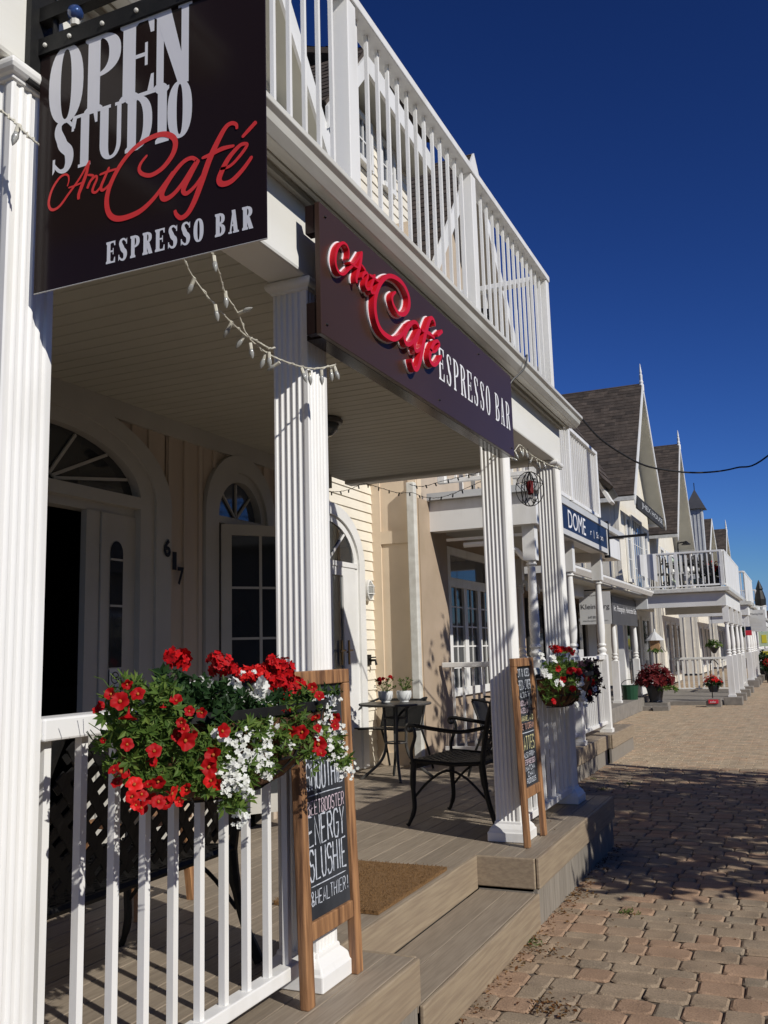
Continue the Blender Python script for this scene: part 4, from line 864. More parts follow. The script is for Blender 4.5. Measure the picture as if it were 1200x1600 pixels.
S8 = thing('notice_board', 'small yellow notice on white board below the mint poster', 'notice', (-1.4, 43, .9)); B().box(-1.62, 42.98, .85, -1.12, 43.0, 1.25).build('board', W2, S8); B().box(-1.52, 42.97, .95, -1.25, 42.979, 1.15).build('notice', YEL, S8); B().tube([(-1.4, 43.0, 0), (-1.4, 43.0, .85)], .02, 6).build('post', IRON, S8)
# ================================================================== CHALKBOARDS
def chalkboard(y0, y1, label, lines, xb=-1.600, zb=.645):
    t = thing('chalkboard_sign', label, 'chalkboard', (xb, (y0 + y1) / 2, D)); zt = 1.49; x0, x1 = xb, xb - .03
    def P(y, z, o=0): k = (z - D) / (zt - D); return Vector((xb - .035 * k + o, y, z))
    f = .052
    b = B()
    for (a, c) in ((y0, y0 + f), (y1 - f, y1)): b.prism([P(a, D), P(c, D), P(c, zt - f - .001), P(a, zt - f - .001)], (-.034, 0, 0))
    fr = b.build('frame', CEDAR, t, bevel=.004)
    B().prism([P(y0, zt - f), P(y1, zt - f), P(y1, zt), P(y0, zt)], (-.034, 0, 0)).build('top_rail', CEDAR, fr, bevel=.004)
    B().prism([P(y0 + f + .001, zb, -.003), P(y1 - f - .001, zb, -.003), P(y1 - f - .001, zb + .06, -.003), P(y0 + f + .001, zb + .06, -.003)], (-.03, 0, 0)).build('lower_rail', CEDAR, fr, bevel=.004)
    bd = B().prism([P(y0 + f - .002, zb + .055, -.016), P(y1 - f + .002, zb + .055, -.016), P(y1 - f + .002, zt - f + .002, -.016), P(y0 + f - .002, zt - f + .002, -.016)], (-.008, 0, 0)).build('board', BOARD, t)
    nrm = Vector((1, 0, .035 / (zt - D))).normalized(); up = Vector((-.035 / (zt - D), 0, 1)).normalized()
    by = {}
    for (txt, z, H, a, c, wl, m) in lines:
        b = by.setdefault(m.name, (B(), m))[0]
        if txt == '_': lay(b, [ribbon([(0, 0), ((c - a) / 2, U(-.002, .002)), (c - a, U(-.003, .003))], wl, 4)], P(a, z, -.0155), (0, 1, 0), up, nrm, 1, 1, .001)
        else: chalk(b, txt, P(a, z, -.0155), (0, 1, 0), up, nrm, H, c - a, wl)
    for n_, (b, m) in by.items(): b.build('chalk_writing', m, bd)
    return t
c = CHALK
chalkboard(2.872, 3.300, 'weathered wooden chalkboard reading ENERGY SLUSHIE beside the geranium basket', [('ESPRESSO', 1.352, .042, 2.955, 3.20, .0055, c), ('_', 1.335, 0, 3.03, 3.21, .003, c), ('MOCHA', 1.262, .06, 2.95, 3.20, .0065, c), ('MANGO', 1.17, .075, 2.95, 3.215, .0075, c), ('SMOOTHIE', 1.07, .09, 2.945, 3.236, .008, c), ('_', 1.05, 0, 2.95, 3.22, .0035, c),
    ('BEETBOOSTER', .985, .046, 2.945, 3.236, .0048, CHALKP), ('ENERGY', .88, .098, 2.945, 3.238, .0085, c), ('SLUSHIE', .765, .102, 2.945, 3.238, .0085, c), ('_', .745, 0, 2.95, 3.22, .0035, c), ('&HEALTHIER!', .682, .046, 2.95, 3.235, .0045, c)], zb=.575)
# second board: rows re-spaced for its own text
chalkboard(5.545, 5.985, 'cleaner orange-toned wooden chalkboard listing LATTES by the far entrance column', [('HOT & ICED', 1.375, .045, 5.605, 5.915, .0075, c), ('SPECIALTIES', 1.295, .055, 5.605, 5.92, .0075, c), ('ALSO FROM-', 1.245, .03, 5.66, 5.90, .005, c), ('CHOCOLATE', 1.195, .03, 5.62, 5.83, .006, CHALKP), ('HAZELNUT', 1.15, .03, 5.63, 5.84, .006, CHALKP), ('CARAMEL AND', 1.10, .03, 5.62, 5.92, .006, CHALKY), ('ICE TO CREAM', 1.05, .034, 5.61, 5.92, .006, CHALKO), ('_', 1.03, 0, 5.61, 5.92, .005, c), ('LATTES', .925, .08, 5.61, 5.91, .009, CHALKY), ('ALSO FROM-', .88, .03, 5.64, 5.90, .005, c), ('ESPRESSO', .838, .028, 5.66, 5.89, .006, CHALKP), ('MATCHA', .80, .028, 5.66, 5.88, .006, c), ('CHAI', .763, .028, 5.70, 5.85, .006, c), ('ROOIBOS', .725, .028, 5.67, 5.88, .006, c)], xb=-1.575)
# ================================================================== FLOWERS
def leaf(b, c, d, n, L, wv, fold=.25):
    """pointed leaf of two folded halves"""
    d, n = d.normalized(), n.normalized(); s = d.cross(n).normalized(); n = s.cross(d)
    m = c + d * L * .5 + n * wv * fold; a = c; e = c + d * L
    b.add([a, m + s * wv / 2, e, m - s * wv / 2, c + d * L * .45], [(0, 1, 4), (1, 2, 4), (2, 3, 4), (3, 0, 4)])
def rv():
    while True:
        v = Vector((U(-1, 1), U(-1, 1), U(-1, 1)))
        if .05 < v.length < 1: return v.normalized()
def rosette(b, c, axis, L, n=7, wv=None):
    axis = axis.normalized(); t = axis.orthogonal().normalized(); s = axis.cross(t)
    for i in range(n):
        a = i * 2.4 + U(-.3, .3); d = (t * math.cos(a) + s * math.sin(a)) * U(.7, 1.1) + axis * U(.05, .9)
        leaf(b, c + axis * U(-.012, .004), d, axis, L * U(.7, 1.15), (wv or L * .34) * U(.8, 1.2))
def petunia_mesh(b, c, axis, r, cup=.35):
    axis = axis.normalized(); t = axis.orthogonal().normalized(); s = axis.cross(t); N = 25; ph = U(0, 6.28)
    rim = []; mid = []; inn = []; cv = U(-.22, .14)
    for i in range(N):
        a = 2 * math.pi * i / N; k = abs(math.cos(2.5 * (a + .3))); rr = r * (.70 + .33 * k ** .55) * U(.95, 1.05); d = t * math.cos(a + ph) + s * math.sin(a + ph)
        rim.append(c + d * rr + axis * r * (cv + .34 * (1 - k) * .6 + U(-.07, .07))); mid.append(c + d * rr * .55 - axis * r * .02); inn.append(c + d * r * .17 - axis * r * cup)
    b.add(rim + mid + inn, [(i, (i + 1) % N, (i + 1) % N + N, i + N) for i in range(N)] + [(i + N, (i + 1) % N + N, (i + 1) % N + 2 * N, i + 2 * N) for i in range(N)])
    # tube behind
    back = c - axis * r * 1.3; b.add(inn + [back], [(i, (i + 1) % N, N) for i in range(N)])
def petunia(parent, c, axis, r, m):
    b = B(); petunia_mesh(b, c, axis, r); o = b.build('petunia', m, parent, smooth=True)
    return o
def floret(b, c, axis, r, n=5):
    axis = axis.normalized(); t = axis.orthogonal().normalized(); s = axis.cross(t); ph = U(0, 6.28)
    for i in range(n):
        a = ph + 2 * math.pi * i / n; d = t * math.cos(a) + s * math.sin(a); q = -t * math.sin(a) + s * math.cos(a); z = axis * r * U(.05, .3)
        b.add([c, c + d * r * .55 + q * r * .42 + z * .6, c + d * r + q * r * .2 + z * U(.4, 1.3), c + d * r - q * r * .2 + z * U(.4, 1.3), c + d * r * .55 - q * r * .42 + z * .6], [(0, 1, 2, 3, 4)])
def geranium(parent, c, r, m, name='geranium', n=48, stem_to=None):
    b = B()
    for i in range(n):
        d = rv()
        if d.z < -.45: d.z *= -.5; d.normalize()
        floret(b, c + d * r * U(.55, .98), d + rv() * .5, r * U(.28, .40))
    o = b.build(name, m, parent)
    if stem_to is not None: B().tube(catmull([stem_to, (stem_to + c) / 2 + Vector((U(-.02, .02), U(-.02, .02), 0)), c - Vector((0, 0, r * .5))], 3), .0035, 5).build('flower_stalk', STEM, o)
    return o
def basket(loc_y, label, hw=.43, dep=.29, x0=-1.655, zr=1.395, hgt=.24):
    t = thing('flower_basket', label, 'flower basket', (x0, loc_y, zr))
    N = 20
    def rim(i, k=1.0): a = math.pi * i / N - math.pi / 2; c_, s_ = math.cos(a), math.sin(a); return Vector((x0 + dep * k * abs(c_) ** .55, loc_y + hw * k * math.copysign(abs(s_) ** .7, s_), 0))
    b = B(); pts = [rim(i) + Vector((0, 0, zr)) for i in range(N + 1)]
    for i in range(N): b.bar(pts[i], pts[i + 1] + (pts[i + 1] - pts[i]) * .05, .006, .026)
    b.bar((x0 + .003, loc_y - hw, zr), (x0 + .003, loc_y + hw, zr), .006, .026)
    for i in range(1, N, 2):
        p = pts[i]; q = rim(i, .45) + Vector((0, 0, zr - hgt)); mdl = rim(i, .86) + Vector((0, 0, zr - hgt * .6)); b.tube(catmull([p, mdl, q], 4), .004, 5)
    for k, zz in ((.86, hgt * .6), (.45, hgt)):
        for i in range(N): b.bar(rim(i, k) + Vector((0, 0, zr - zz)), rim(i + 1, k) + Vector((0, 0, zr - zz)), .006, .006)
    fr = b.build('iron_frame', IRON, t)
    b = B(); rings = [(1.0 - .03, -.02), (.94, -.08), (.83, hgt * -.62), (.62, -hgt * .88), (.42, -hgt * .99)]
    vs = []; fs = []
    for (k, dz) in rings:
        for i in range(N + 1): vs.append(rim(i, k) + Vector((0, 0, zr + dz + U(-.006, .006))) + Vector((U(-.005, .005), U(-.005, .005), 0)))
    for j in range(len(rings) - 1):
        for i in range(N): fs.append((j * (N + 1) + i, j * (N + 1) + i + 1, (j + 1) * (N + 1) + i + 1, (j + 1) * (N + 1) + i))
    fs.append(tuple(range((len(rings) - 1) * (N + 1), len(rings) * (N + 1)))); b.add(vs, fs); b.build('coco_liner', LINER, t)
    b = B()
    for k in range(220):
        i = U(0, N); kk = U(.45, .97); p = rim(i, kk) + Vector((0, 0, zr - hgt * (1 - kk) / .55 * U(.8, 1.05))); d = rv() * U(.02, .06); d.z = -abs(d.z) * .6; b.tube([p, p + d * .5 + rv() * .006, p + d], .0007, 3)
    b.build('loose_fibre', LINER, t)
    b = B().lathe([(.001, zr - .05), (.02, zr - .05)], (x0 + .1, loc_y, 0), 6); b = B(); b.prism([rim(i, .95) + Vector((0, 0, zr - .06)) for i in range(N + 1)], (0, 0, .01)); b.build('soil', SOIL, t)
    return t
def inside(p):  # keeps loose foliage outside rail timber
    return p.x > -1.63
FB = basket(2.36, 'large overflowing basket of red petunias, geraniums and white flowers on the near railing')
LB = B(); LD = B()
CAMP = Vector((0, 0, CAMH))
def surf(px, py, k=0):
    """front surface of the planting above pixel (px,py): the trailing mass bulges to about x=-1.37"""
    t = (px - 355) / 200; xx = -1.338 - .13 * abs(t) ** 2.2 + k
    return atX(px, py, xx)
# foliage clumps: (pixel, spread, count, dark?)
CLUMPS = [(240, 1120, 36, 30), (210, 1145, 34, 26), (260, 1160, 36, 30), (225, 1190, 28, 20), (190, 1110, 24, 16), (205, 1075, 18, 12), (180, 1150, 16, 10), (300, 1210, 30, 24), (265, 1220, 26, 18), (320, 1230, 22, 12), (310, 1170, 30, 18), (345, 1160, 28, 18), (245, 1085, 26, 16),
          (440, 1140, 34, 28), (470, 1130, 30, 24), (430, 1165, 24, 14), (475, 1165, 28, 20), (400, 1140, 24, 14), (505, 1150, 22, 16), (525, 1175, 20, 14), (540, 1195, 14, 10), (390, 1205, 22, 14), (365, 1240, 20, 10), (376, 1262, 10, 6), (420, 1200, 14, 6), (500, 1110, 18, 10), (485, 1085, 12, 6), (345, 1195, 20, 10), (215, 1215, 22, 12), (172, 1195, 10, 6), (160, 1165, 8, 4)]
for (px, py, sp_, n) in CLUMPS:
    for i in range(int(n * 1.5)):
        p = surf(px + random.gauss(0, sp_ * .55), py + random.gauss(0, sp_ * .45), U(-.07, .03)); a = Vector((.8, -.5, .35)) + rv() * .9
        rosette(LB, p, a, U(.020, .034), 7)
        if i % 4 == 0:
            q = p - Vector((.05, 0, -.03)); LB.tube([q, (p + q) / 2 + rv() * .008, p], .0012, 3)
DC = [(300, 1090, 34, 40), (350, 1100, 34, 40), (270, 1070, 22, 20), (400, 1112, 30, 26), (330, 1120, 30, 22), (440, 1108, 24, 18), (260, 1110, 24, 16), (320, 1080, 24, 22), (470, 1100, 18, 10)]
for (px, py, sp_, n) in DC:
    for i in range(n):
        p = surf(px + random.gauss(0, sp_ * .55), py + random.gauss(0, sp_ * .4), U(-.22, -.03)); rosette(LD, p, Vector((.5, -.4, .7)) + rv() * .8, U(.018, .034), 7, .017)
# inner filling of the trough so it never shows hollow
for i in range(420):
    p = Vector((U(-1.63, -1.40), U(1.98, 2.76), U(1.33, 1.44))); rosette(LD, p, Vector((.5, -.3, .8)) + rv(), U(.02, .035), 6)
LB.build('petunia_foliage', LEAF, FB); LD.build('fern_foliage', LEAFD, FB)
PET = [(214.7, 1083, 12), (187, 1095, 13), (200, 1121, 13), (275, 1093, 10), (296, 1111, 9), (315, 1114, 8), (255, 1105, 5), (199, 1163, 11), (241, 1172, 12), (240, 1187, 12), (279, 1149, 12), (291, 1158, 13), (287, 1138, 10), (283, 1129, 8), (301, 1149, 9), (332, 1179, 13), (326, 1199, 12), (328, 1219, 12), (338, 1224, 11), (191, 1204, 14), (210, 1224, 13), (205, 1245, 11), (247, 1223, 10), (231, 1224, 10), (271, 1241, 12), (290, 1234, 11), (248, 1252, 11), (261, 1255, 10), (177, 1202, 8), (199, 1070, 8), (172, 1084, 9), (157, 1103, 7), (150, 1110, 6), (161, 1157, 5), (222, 1240, 10), (237, 1248, 10), (212, 1258, 8), (183, 1222, 9), (280, 1253, 8),
       (349, 1142, 11), (453, 1147, 12), (471, 1144, 12), (498, 1164, 12), (492, 1120, 9), (496, 1138, 7), (523, 1122, 9), (488, 1074, 8), (499, 1087, 9), (502, 1176, 8), (524, 1134, 7), (443, 1110, 4), (452, 1109, 4), (222, 1262, 9)]
for (px, py, r) in PET:
    p = surf(px, py, U(.02, .055)); dist = (p - CAMP).length; rr = r * U(.92, 1.14) * dist / 1432
    ax = Vector((.55, -.72, .2)) + rv() * U(.3, 1.0)
    if r < 7: ax = rv() + Vector((.3, -.3, .2))
    o = petunia(FB, p, ax, rr, REDF if py < 1215 or R() < .5 else DREDF)
    b = B(); axn = ax.normalized(); b.ball(p - axn * rr * .20, rr * .20, 8, 5); b.build('flower_throat', THROAT, o)
for (px, py, r, m) in ((277, 1034, 22, REDF), (348, 1044, 20, REDF), (337, 1032, 14, REDF), (360, 1050, 15, REDF), (386, 1058, 17, DREDF), (404, 1052, 14, DREDF), (436, 1050, 24, REDF), (428, 1040, 16, REDF), (432, 1072, 20, REDF), (457, 1078, 23, REDF), (446, 1092, 15, REDF), (412, 1062, 14, DREDF), (478, 1078, 10, DREDF)):
    p = atX(px, py, -1.52 + U(-.04, .04)); rr = r * (p - CAMP).length / 1432; geranium(FB, p, rr, m, stem_to=Vector((-1.53, p.y + U(-.05, .05), 1.40)))
for (px, py, r) in ((369, 1070, 13), (360, 1080, 10), (406, 1078, 14), (414, 1092, 14), (420, 1104, 12), (386, 1086, 11), (324, 1066, 11), (314, 1061, 7), (300, 1069, 6), (410, 1066, 11), (398, 1088, 9), (379, 1052, 5), (396, 1051, 5)):
    p = atX(px, py, -1.46 + U(-.03, .03)); rr = r * (p - CAMP).length / 1432; b = B()
    for k in range(5): floret(b, p + rv() * rr * .6, Vector((.5, -.6, .4)) + rv() * .9, rr * U(.5, .72), 5)
    b.build('white_blossom', WHF, FB)
WHT = [(424, 1132), (416, 1148), (394, 1153), (366, 1168), (374, 1156), (386, 1172), (400, 1174), (388, 1190), (378, 1180), (416, 1172), (414, 1160), (450, 1162), (354, 1194), (366, 1204), (372, 1206), (350, 1226), (358, 1232), (372, 1222), (384, 1236), (390, 1230), (416, 1206), (422, 1212), (424, 1197), (376, 1276), (380, 1268), (373, 1281), (504, 1102), (494, 1102), (512, 1116), (502, 1124), (510, 1148), (520, 1152), (530, 1160), (512, 1164), (522, 1188), (536, 1174), (538, 1204), (546, 1210), (552, 1200), (534, 1138), (528, 1098), (494, 1148), (404, 1190), (395, 1200), (380, 1212), (345, 1214), (365, 1186), (408, 1182), (516, 1130), (526, 1145), (528, 1170), (384, 1148), (340, 1150), (350, 1152), (532, 1208), (362, 1218), (378, 1224)]
for (px, py) in WHT:
    p = surf(px, py, U(.0, .03)); b = B()
    for k in range(7): floret(b, p + rv() * .017, Vector((.6, -.7, .3)) + rv() * .6, U(.0055, .0085), 5)
    b.build('white_bacopa', WHF, FB)
# far basket
F2 = basket(6.62, 'smaller basket of dark red flowers and trailing burgundy leaves on the far railing', .42, .27, -1.655, 1.36, .22)
LB = B(); LP = B()
def surf2(px, py, k=0): t = (px - 888) / 50; return atX(px, py, -1.40 - .07 * abs(t) ** 2 + k)
for (px, py, sp_, n) in ((865, 1050, 15, 40), (890, 1052, 16, 40), (875, 1075, 14, 34), (905, 1065, 14, 26), (855, 1070, 10, 18), (895, 1085, 10, 14), (880, 1035, 14, 24), (912, 1085, 9, 8), (852, 1090, 6, 8)):
    for i in range(n): rosette(LB, surf2(px + random.gauss(0, sp_ * .6), py + random.gauss(0, sp_ * .5), U(-.2, .01)), Vector((.7, -.5, .4)) + rv() * .9, U(.028, .048), 6)
for (px, py, sp_, n) in ((920, 1050, 12, 34), (932, 1062, 8, 16), (915, 1038, 9, 14), (930, 1080, 7, 10), (922, 1095, 5, 5)):
    for i in range(n): rosette(LP, surf2(px + random.gauss(0, sp_ * .6), py + random.gauss(0, sp_ * .6), U(-.08, .02)), rv() + Vector((.5, -.3, .3)), U(.03, .05), 5, .026)
for i in range(200): rosette(LB, Vector((U(-1.63, -1.42), U(6.25, 7.0), U(1.3, 1.42))), Vector((.5, -.3, .8)) + rv(), U(.03, .05), 6)
LB.build('petunia_foliage', LEAF, F2); LP.build('burgundy_foliage', LEAFP, F2)
for (px, py, r, m) in ((871, 1016, 8.5, DREDF), (864, 1012, 6, DREDF), (889, 1019, 9, DREDF), (880, 1015, 6, DREDF), (872, 1044, 6, DREDF)):
    p = atX(px, py, -1.53); geranium(F2, p, r * (p - CAMP).length / 1432, m, n=26, stem_to=Vector((-1.53, p.y, 1.36)))
for (px, py, r) in ((890, 1048, 5), (896, 1046, 4.5), (904, 1049, 5.5), (879, 1062, 5.5), (895, 1076, 4.5), (910, 1058, 4.5), (916, 1060, 5), (924, 1066, 5), (922, 1083, 5), (865, 1096, 4.5), (926, 1075, 3.5), (872, 1045, 4.5)):
    p = surf2(px, py, .02); o = petunia(F2, p, Vector((.55, -.75, .15)) + rv() * .5, r * 1.15 * (p - CAMP).length / 1432, REDF)
for (px, py) in ((852, 1053), (854, 1056), (845, 1028), (908, 1085), (909, 1090), (912, 1095), (904, 1072), (915, 1098), (902, 1104), (907, 1062), (866, 1029), (874, 1069), (926, 1076), (906, 1071)):
    p = surf2(px, py, .02); b = B()
    for k in range(6): floret(b, p + rv() * .022, Vector((.6, -.7, .3)) + rv() * .6, U(.012, .017), 5)
    b.build('white_bacopa', WHF, F2)
# ================================================================== FURNITURE
def lattice(b, f, Ul, Vl, s, wv, t, nrm):
    """diagonal strips both ways over a U x V patch; f(u,v) -> point"""
    def seg(p, q):
        (u0, v0), (u1, v1) = p, q; n = 4
        for k in range(n):
            a = f(u0 + (u1 - u0) * k / n, v0 + (v1 - v0) * k / n); c = f(u0 + (u1 - u0) * (k + 1) / n, v0 + (v1 - v0) * (k + 1) / n); b.bar(a, c, wv, t, nrm)
    k = -Vl + s / 2
    while k < Ul:
        u0, v0 = (k, 0) if k >= 0 else (0, -k); L = min(Ul - u0, Vl - v0)
        if L > .02: seg((u0, v0), (u0 + L, v0 + L)); seg((Ul - u0, v0), (Ul - u0 - L, v0 + L))
        k += s
def garden_seat(name, label, cat, wd):
    t = thing(name, label, cat, local=True); h = wd / 2; dp = .50; zs = .43
    # seat: x from -.27 (back) to .25 (front, facing +x)
    def fs(u, v): x = -.25 + v; return Vector((x, -h + u, zs + .012 - .02 * math.sin(math.pi * v / dp)))
    b = B(); lattice(b, fs, wd, dp, .066, .026, .007, (0, 0, 1)); st = b.build('seat', IRON, t)
    b = B()
    for yy in (-h, h): b.tube([(-.27, yy, zs), (-.05, yy, zs - .012), (.15, yy, zs), (.25, yy, zs + .005), (.27, yy, zs - .02)], .016, 6)
    b.tube([(.265, -h, zs - .012), (.265, h, zs - .012)], .017, 6); b.tube([(-.26, -h, zs), (-.26, h, zs)], .016, 6); b.box(.235, -h, zs - .05, .26, h, zs - .005); b.build('seat_frame', IRON, st)
    # back: rises from x=-.26, leans back
    Hb = .50
    def fb(u, v): k = v / Hb; return Vector((-.262 - .14 * k - .03 * k * k, -h + .03 + u, zs + .05 + v * .97))
    b = B(); lattice(b, fb, wd - .06, Hb - .03, .092, .034, .007, (1, 0, .2)); bk = b.build('backrest', IRON, t)
    b = B()
    for yy in (-h, h): b.tube(catmull([(-.26, yy, zs - .02), (-.29, yy, zs + .18), (-.35, yy, zs + .4), (-.425, yy, zs + .56)], 4), [.019] * 12 + [.015], 6)
    tp = [Vector((-.43 - .02 * math.sin(math.pi * i / 8), -h + wd * i / 8, zs + .54 + .05 * math.sin(math.pi * i / 8))) for i in range(9)]; b.tube(tp, .017, 6)
    b.build('back_frame', IRON, bk)
    for s in (-1, 1):
        yy = s * h
        b = B(); b.tube(catmull([(-.31, yy, zs + .24), (-.12, yy + s * .02, zs + .205), (.10, yy + s * .025, zs + .225), (.235, yy + s * .02, zs + .245), (.275, yy + s * .02, zs + .235), (.27, yy + s * .02, zs + .205), (.245, yy + s * .02, zs + .21)], 4), [.015] * 20 + [.010] * 5, 6)
        b.tube(catmull([(.24, yy + s * .02, zs + .235), (.225, yy + s * .02, zs + .17), (.262, yy + s * .01, zs + .07), (.262, yy, zs)], 4), .012, 6); b.build('armrest', IRON, t)
        b = B(); b.tube(catmull([(.25, yy, zs), (.262, yy, .28), (.255, yy, .12), (.285, yy + s * .012, .03), (.30, yy + s * .015, 0.004)], 4), [.022] * 5 + [.017] * 6 + [.013] * 5 + [.02], 7); b.build('leg', IRON, t)
        b = B(); b.tube(catmull([(-.255, yy, zs), (-.27, yy, .30), (-.31, yy + s * .01, .14), (-.37, yy + s * .02, 0.004)], 4), [.024] * 5 + [.018] * 5 + [.022] * 3, 7); b.build('leg', IRON, t)
        b = B(); b.tube(catmull([(.25, yy, .19), (.14, yy, .30), (.0, yy, .375), (-.14, yy, .33), (-.28, yy, .20)], 4), .009, 5); b.build('brace', IRON, t)
    return t
BN = garden_seat('garden_bench', 'black lattice iron bench behind the near white railing', 'bench', 1.12); BN.location = (-2.39, 2.66, D); BN.rotation_euler = (0, 0, math.pi)
CHR = garden_seat('garden_chair', 'black lattice iron armchair beside the far entrance column', 'chair', .66); CHR.location = (-2.23, 6.34, D); CHR.rotation_euler = (0, 0, math.pi - .07)
SLC = thing('sling_chair', 'dark tube-framed sling chair tucked behind the round table by the tan wall', 'chair', local=True, group='dark sling chairs on the deck')
for s_ in (-1, 1): b = B(); b.tube(catmull([(-.30, s_ * .27, .71), (-.20, s_ * .28, .70), (.10, s_ * .29, .62), (.22, s_ * .29, .52), (.26, s_ * .285, .25), (.29, s_ * .28, .004)], 4), .012, 6); b.tube([(-.20, s_ * .26, .42), (-.30, s_ * .27, .2), (-.36, s_ * .28, .004)], .012, 6); b.tube([(.25, s_ * .28, .42), (-.20, s_ * .26, .40), (-.30, s_ * .26, .70)], .012, 6); b.build('side_frame', IRON, SLC)
B().prism([(.24, -.255, .425), (-.18, -.245, .405), (-.18, .245, .405), (.24, .255, .425)], (0, 0, .012)).build('seat', IRON, SLC); B().prism([(-.19, -.245, .42), (-.295, -.245, .70), (-.295, .245, .70), (-.19, .245, .42)], (-.014, 0, 0)).build('backrest', IRON, SLC)
SLC.location = (-3.86, 8.66, D); SLC.rotation_euler = (0, 0, -math.pi / 2 - .25)
dup(SLC, (-2.62, 8.75, D), .1, 'dark sling chair half hidden behind the lattice armchair and far column')
dup(CHR, (-4.0, 7.35, D), .35, 'black scroll-back chair left of the round table, behind the near chalkboard', None)
# round table
T = thing('round_table', 'round dark metal cafe table carrying two white flower pots', 'table', (-3.58, 8.2, D))
B().lathe([(.30, 1.045), (.345, 1.05), (.35, 1.06), (.345, 1.07), (.30, 1.0705)], (-3.58, 8.2, 0), 32).build('table_top', IRON2, T, smooth='auto')
for a in (.5, 2.07, 3.64, 5.21):
    c_, s_ = math.cos(a), math.sin(a); b = B(); b.tube(catmull([(-3.58 + .11 * c_, 8.2 + .11 * s_, 1.045), (-3.58 + .10 * c_, 8.2 + .10 * s_, .8), (-3.58 + .10 * c_, 8.2 + .10 * s_, .65), (-3.58 + .16 * c_, 8.2 + .16 * s_, .52), (-3.58 + .34 * c_, 8.2 + .34 * s_, .372)], 5), .014, 7); b.build('leg', IRON2, T)
for zz in (.93, .70): B().tube([(-3.58 + .105 * math.cos(k * .524), 8.2 + .105 * math.sin(k * .524), zz) for k in range(13)], .008, 5).build('ring', IRON2, T)
def pot(px, py, label, n, red):
    c_ = atZ(px, py, 1.072); r = .072
    c_ = Vector((-3.70 if red else -3.53, 8.25 if red else 8.31, 0)); t = thing('flower_pot', label, 'flower pot', (c_.x, c_.y, 1.0715))
    B().lathe([(.045, 1.0715), (.047, 1.078), (.040, 1.083), (.055, 1.092), (.068, 1.115), (.073, 1.15), (.072, 1.178), (.068, 1.178), (.066, 1.16), (.02, 1.158)], c_, 20).build('pot', POTW, t, smooth='auto')
    b = B()
    for k in range(5):
        a = -.9 + k * .5
        b.prism([c_ + Vector((.0735 * math.cos(a + q), .0735 * math.sin(a + q), z)) for q, z in ((0, 1.10), (.18, 1.13), (.30, 1.165), (.02, 1.14))], (.001, -.001, 0))
    b.build('leaf_motif', GREYP, t)
    b = B()
    for k in range(n):
        d = Vector((U(-1, 1) * .085, U(-1, 1) * .085, U(.02, .14))); p = c_ + d + Vector((0, 0, 1.16)); b.tube([c_ + Vector((d.x * .2, d.y * .2, 1.155)), c_ + Vector((d.x * .5, d.y * .5, 1.16 + d.z * .6)), p], .0018, 4); rosette(b, p, Vector((d.x * 4, d.y * 4, 1)), U(.02, .032), 6, .016)
    b.build('plant', LEAF, t)
    if red:
        for k in range(9):
            b = B(); p = c_ + Vector((U(-.12, .09), U(-.09, .09), U(1.24, 1.32))); 
            for q in range(4): floret(b, p + rv() * .01, rv() + Vector((.4, -.6, .3)), .018)
            b.build('red_flower', REDF, t)
    return t
pot(596, 1097, 'white pot of little red flowers, left of two on the round table', 26, True); pot(622, 1093, 'white pot of plain green leaves, right of two on the round table', 20, False)
# coir doormat
b = B(); b.box(-2.40, 3.98, D + .002, -1.85, 4.88, D + .02); m_ = b.build('doormat', COIR); tag(m_, 'brown coir doormat on the deck above the entrance step', 'doormat')
b = B()
for i in range(2600):
    x, y = (U(-2.41, -1.84), U(3.97, 4.89)); p = Vector((x, y, D + .018)); b.tube([p, p + Vector((U(-.008, .008), U(-.008, .008), U(.004, .011)))], .0012, 3)
fz = b.build('coir_pile', COIR, m_)
# small wooden stool behind the bench
ST = thing('wooden_stool', 'low orange wooden stool seen through the lattice bench', 'stool', (-3.05, 3.75, D)); B().box(-3.2, 3.55, .76, -2.85, 3.95, .79).build('seat', CEDAR, ST, bevel=.004)
for (xx, yy, dx, dy) in ((-3.17, 3.58, -.03, -.03), (-2.88, 3.58, .03, -.03), (-3.17, 3.92, -.03, .03), (-2.88, 3.92, .03, .03)): B().bar((xx + dx, yy + dy, D + .001), (xx, yy, .76), .035, .035).build('leg', CEDAR, ST)
b = B().bar((-3.18, 3.57, .55), (-2.87, 3.57, .55), .02, .04); b.bar((-2.86, 3.58, .55), (-2.86, 3.92, .55), .02, .04); b.build('stretcher', CEDAR, ST)
# ================================================================== LAMPS AND STRING LIGHTS
WL = thing('wall_lamp', 'oval white caged bulkhead lamp on the cream siding', 'wall lamp', (XS, 8.93, 2.2))
b = B(); N = 20
def ov(k, x): return [(x, 8.90 + .075 * k * math.cos(2 * math.pi * i / N), 2.21 + .115 * k * math.sin(2 * math.pi * i / N)) for i in range(N)]
b.prism(ov(1, XS + .012), (.05, 0, 0)); b.build('base', W, WL)
b = B(); A_, C_ = ov(.86, XS + .062), ov(.5, XS + .098); b.add(A_ + C_, [(i, (i + 1) % N, (i + 1) % N + N, i + N) for i in range(N)] + [tuple(range(N, 2 * N))]); b.build('lens', BULB, WL, smooth=True)
b = B(); P_ = ov(.9, XS + .066); b.tube(P_ + [P_[0]], .008, 6)
for zz in (2.17, 2.25): b.tube([(XS + .066, 8.835, zz), (XS + .105, 8.87, zz), (XS + .105, 8.93, zz), (XS + .066, 8.965, zz)], .005, 5)
b.tube([(XS + .066, 8.90, 2.105), (XS + .105, 8.90, 2.16), (XS + .105, 8.90, 2.26), (XS + .066, 8.90, 2.315)], .005, 5); b.build('cage', W, WL)
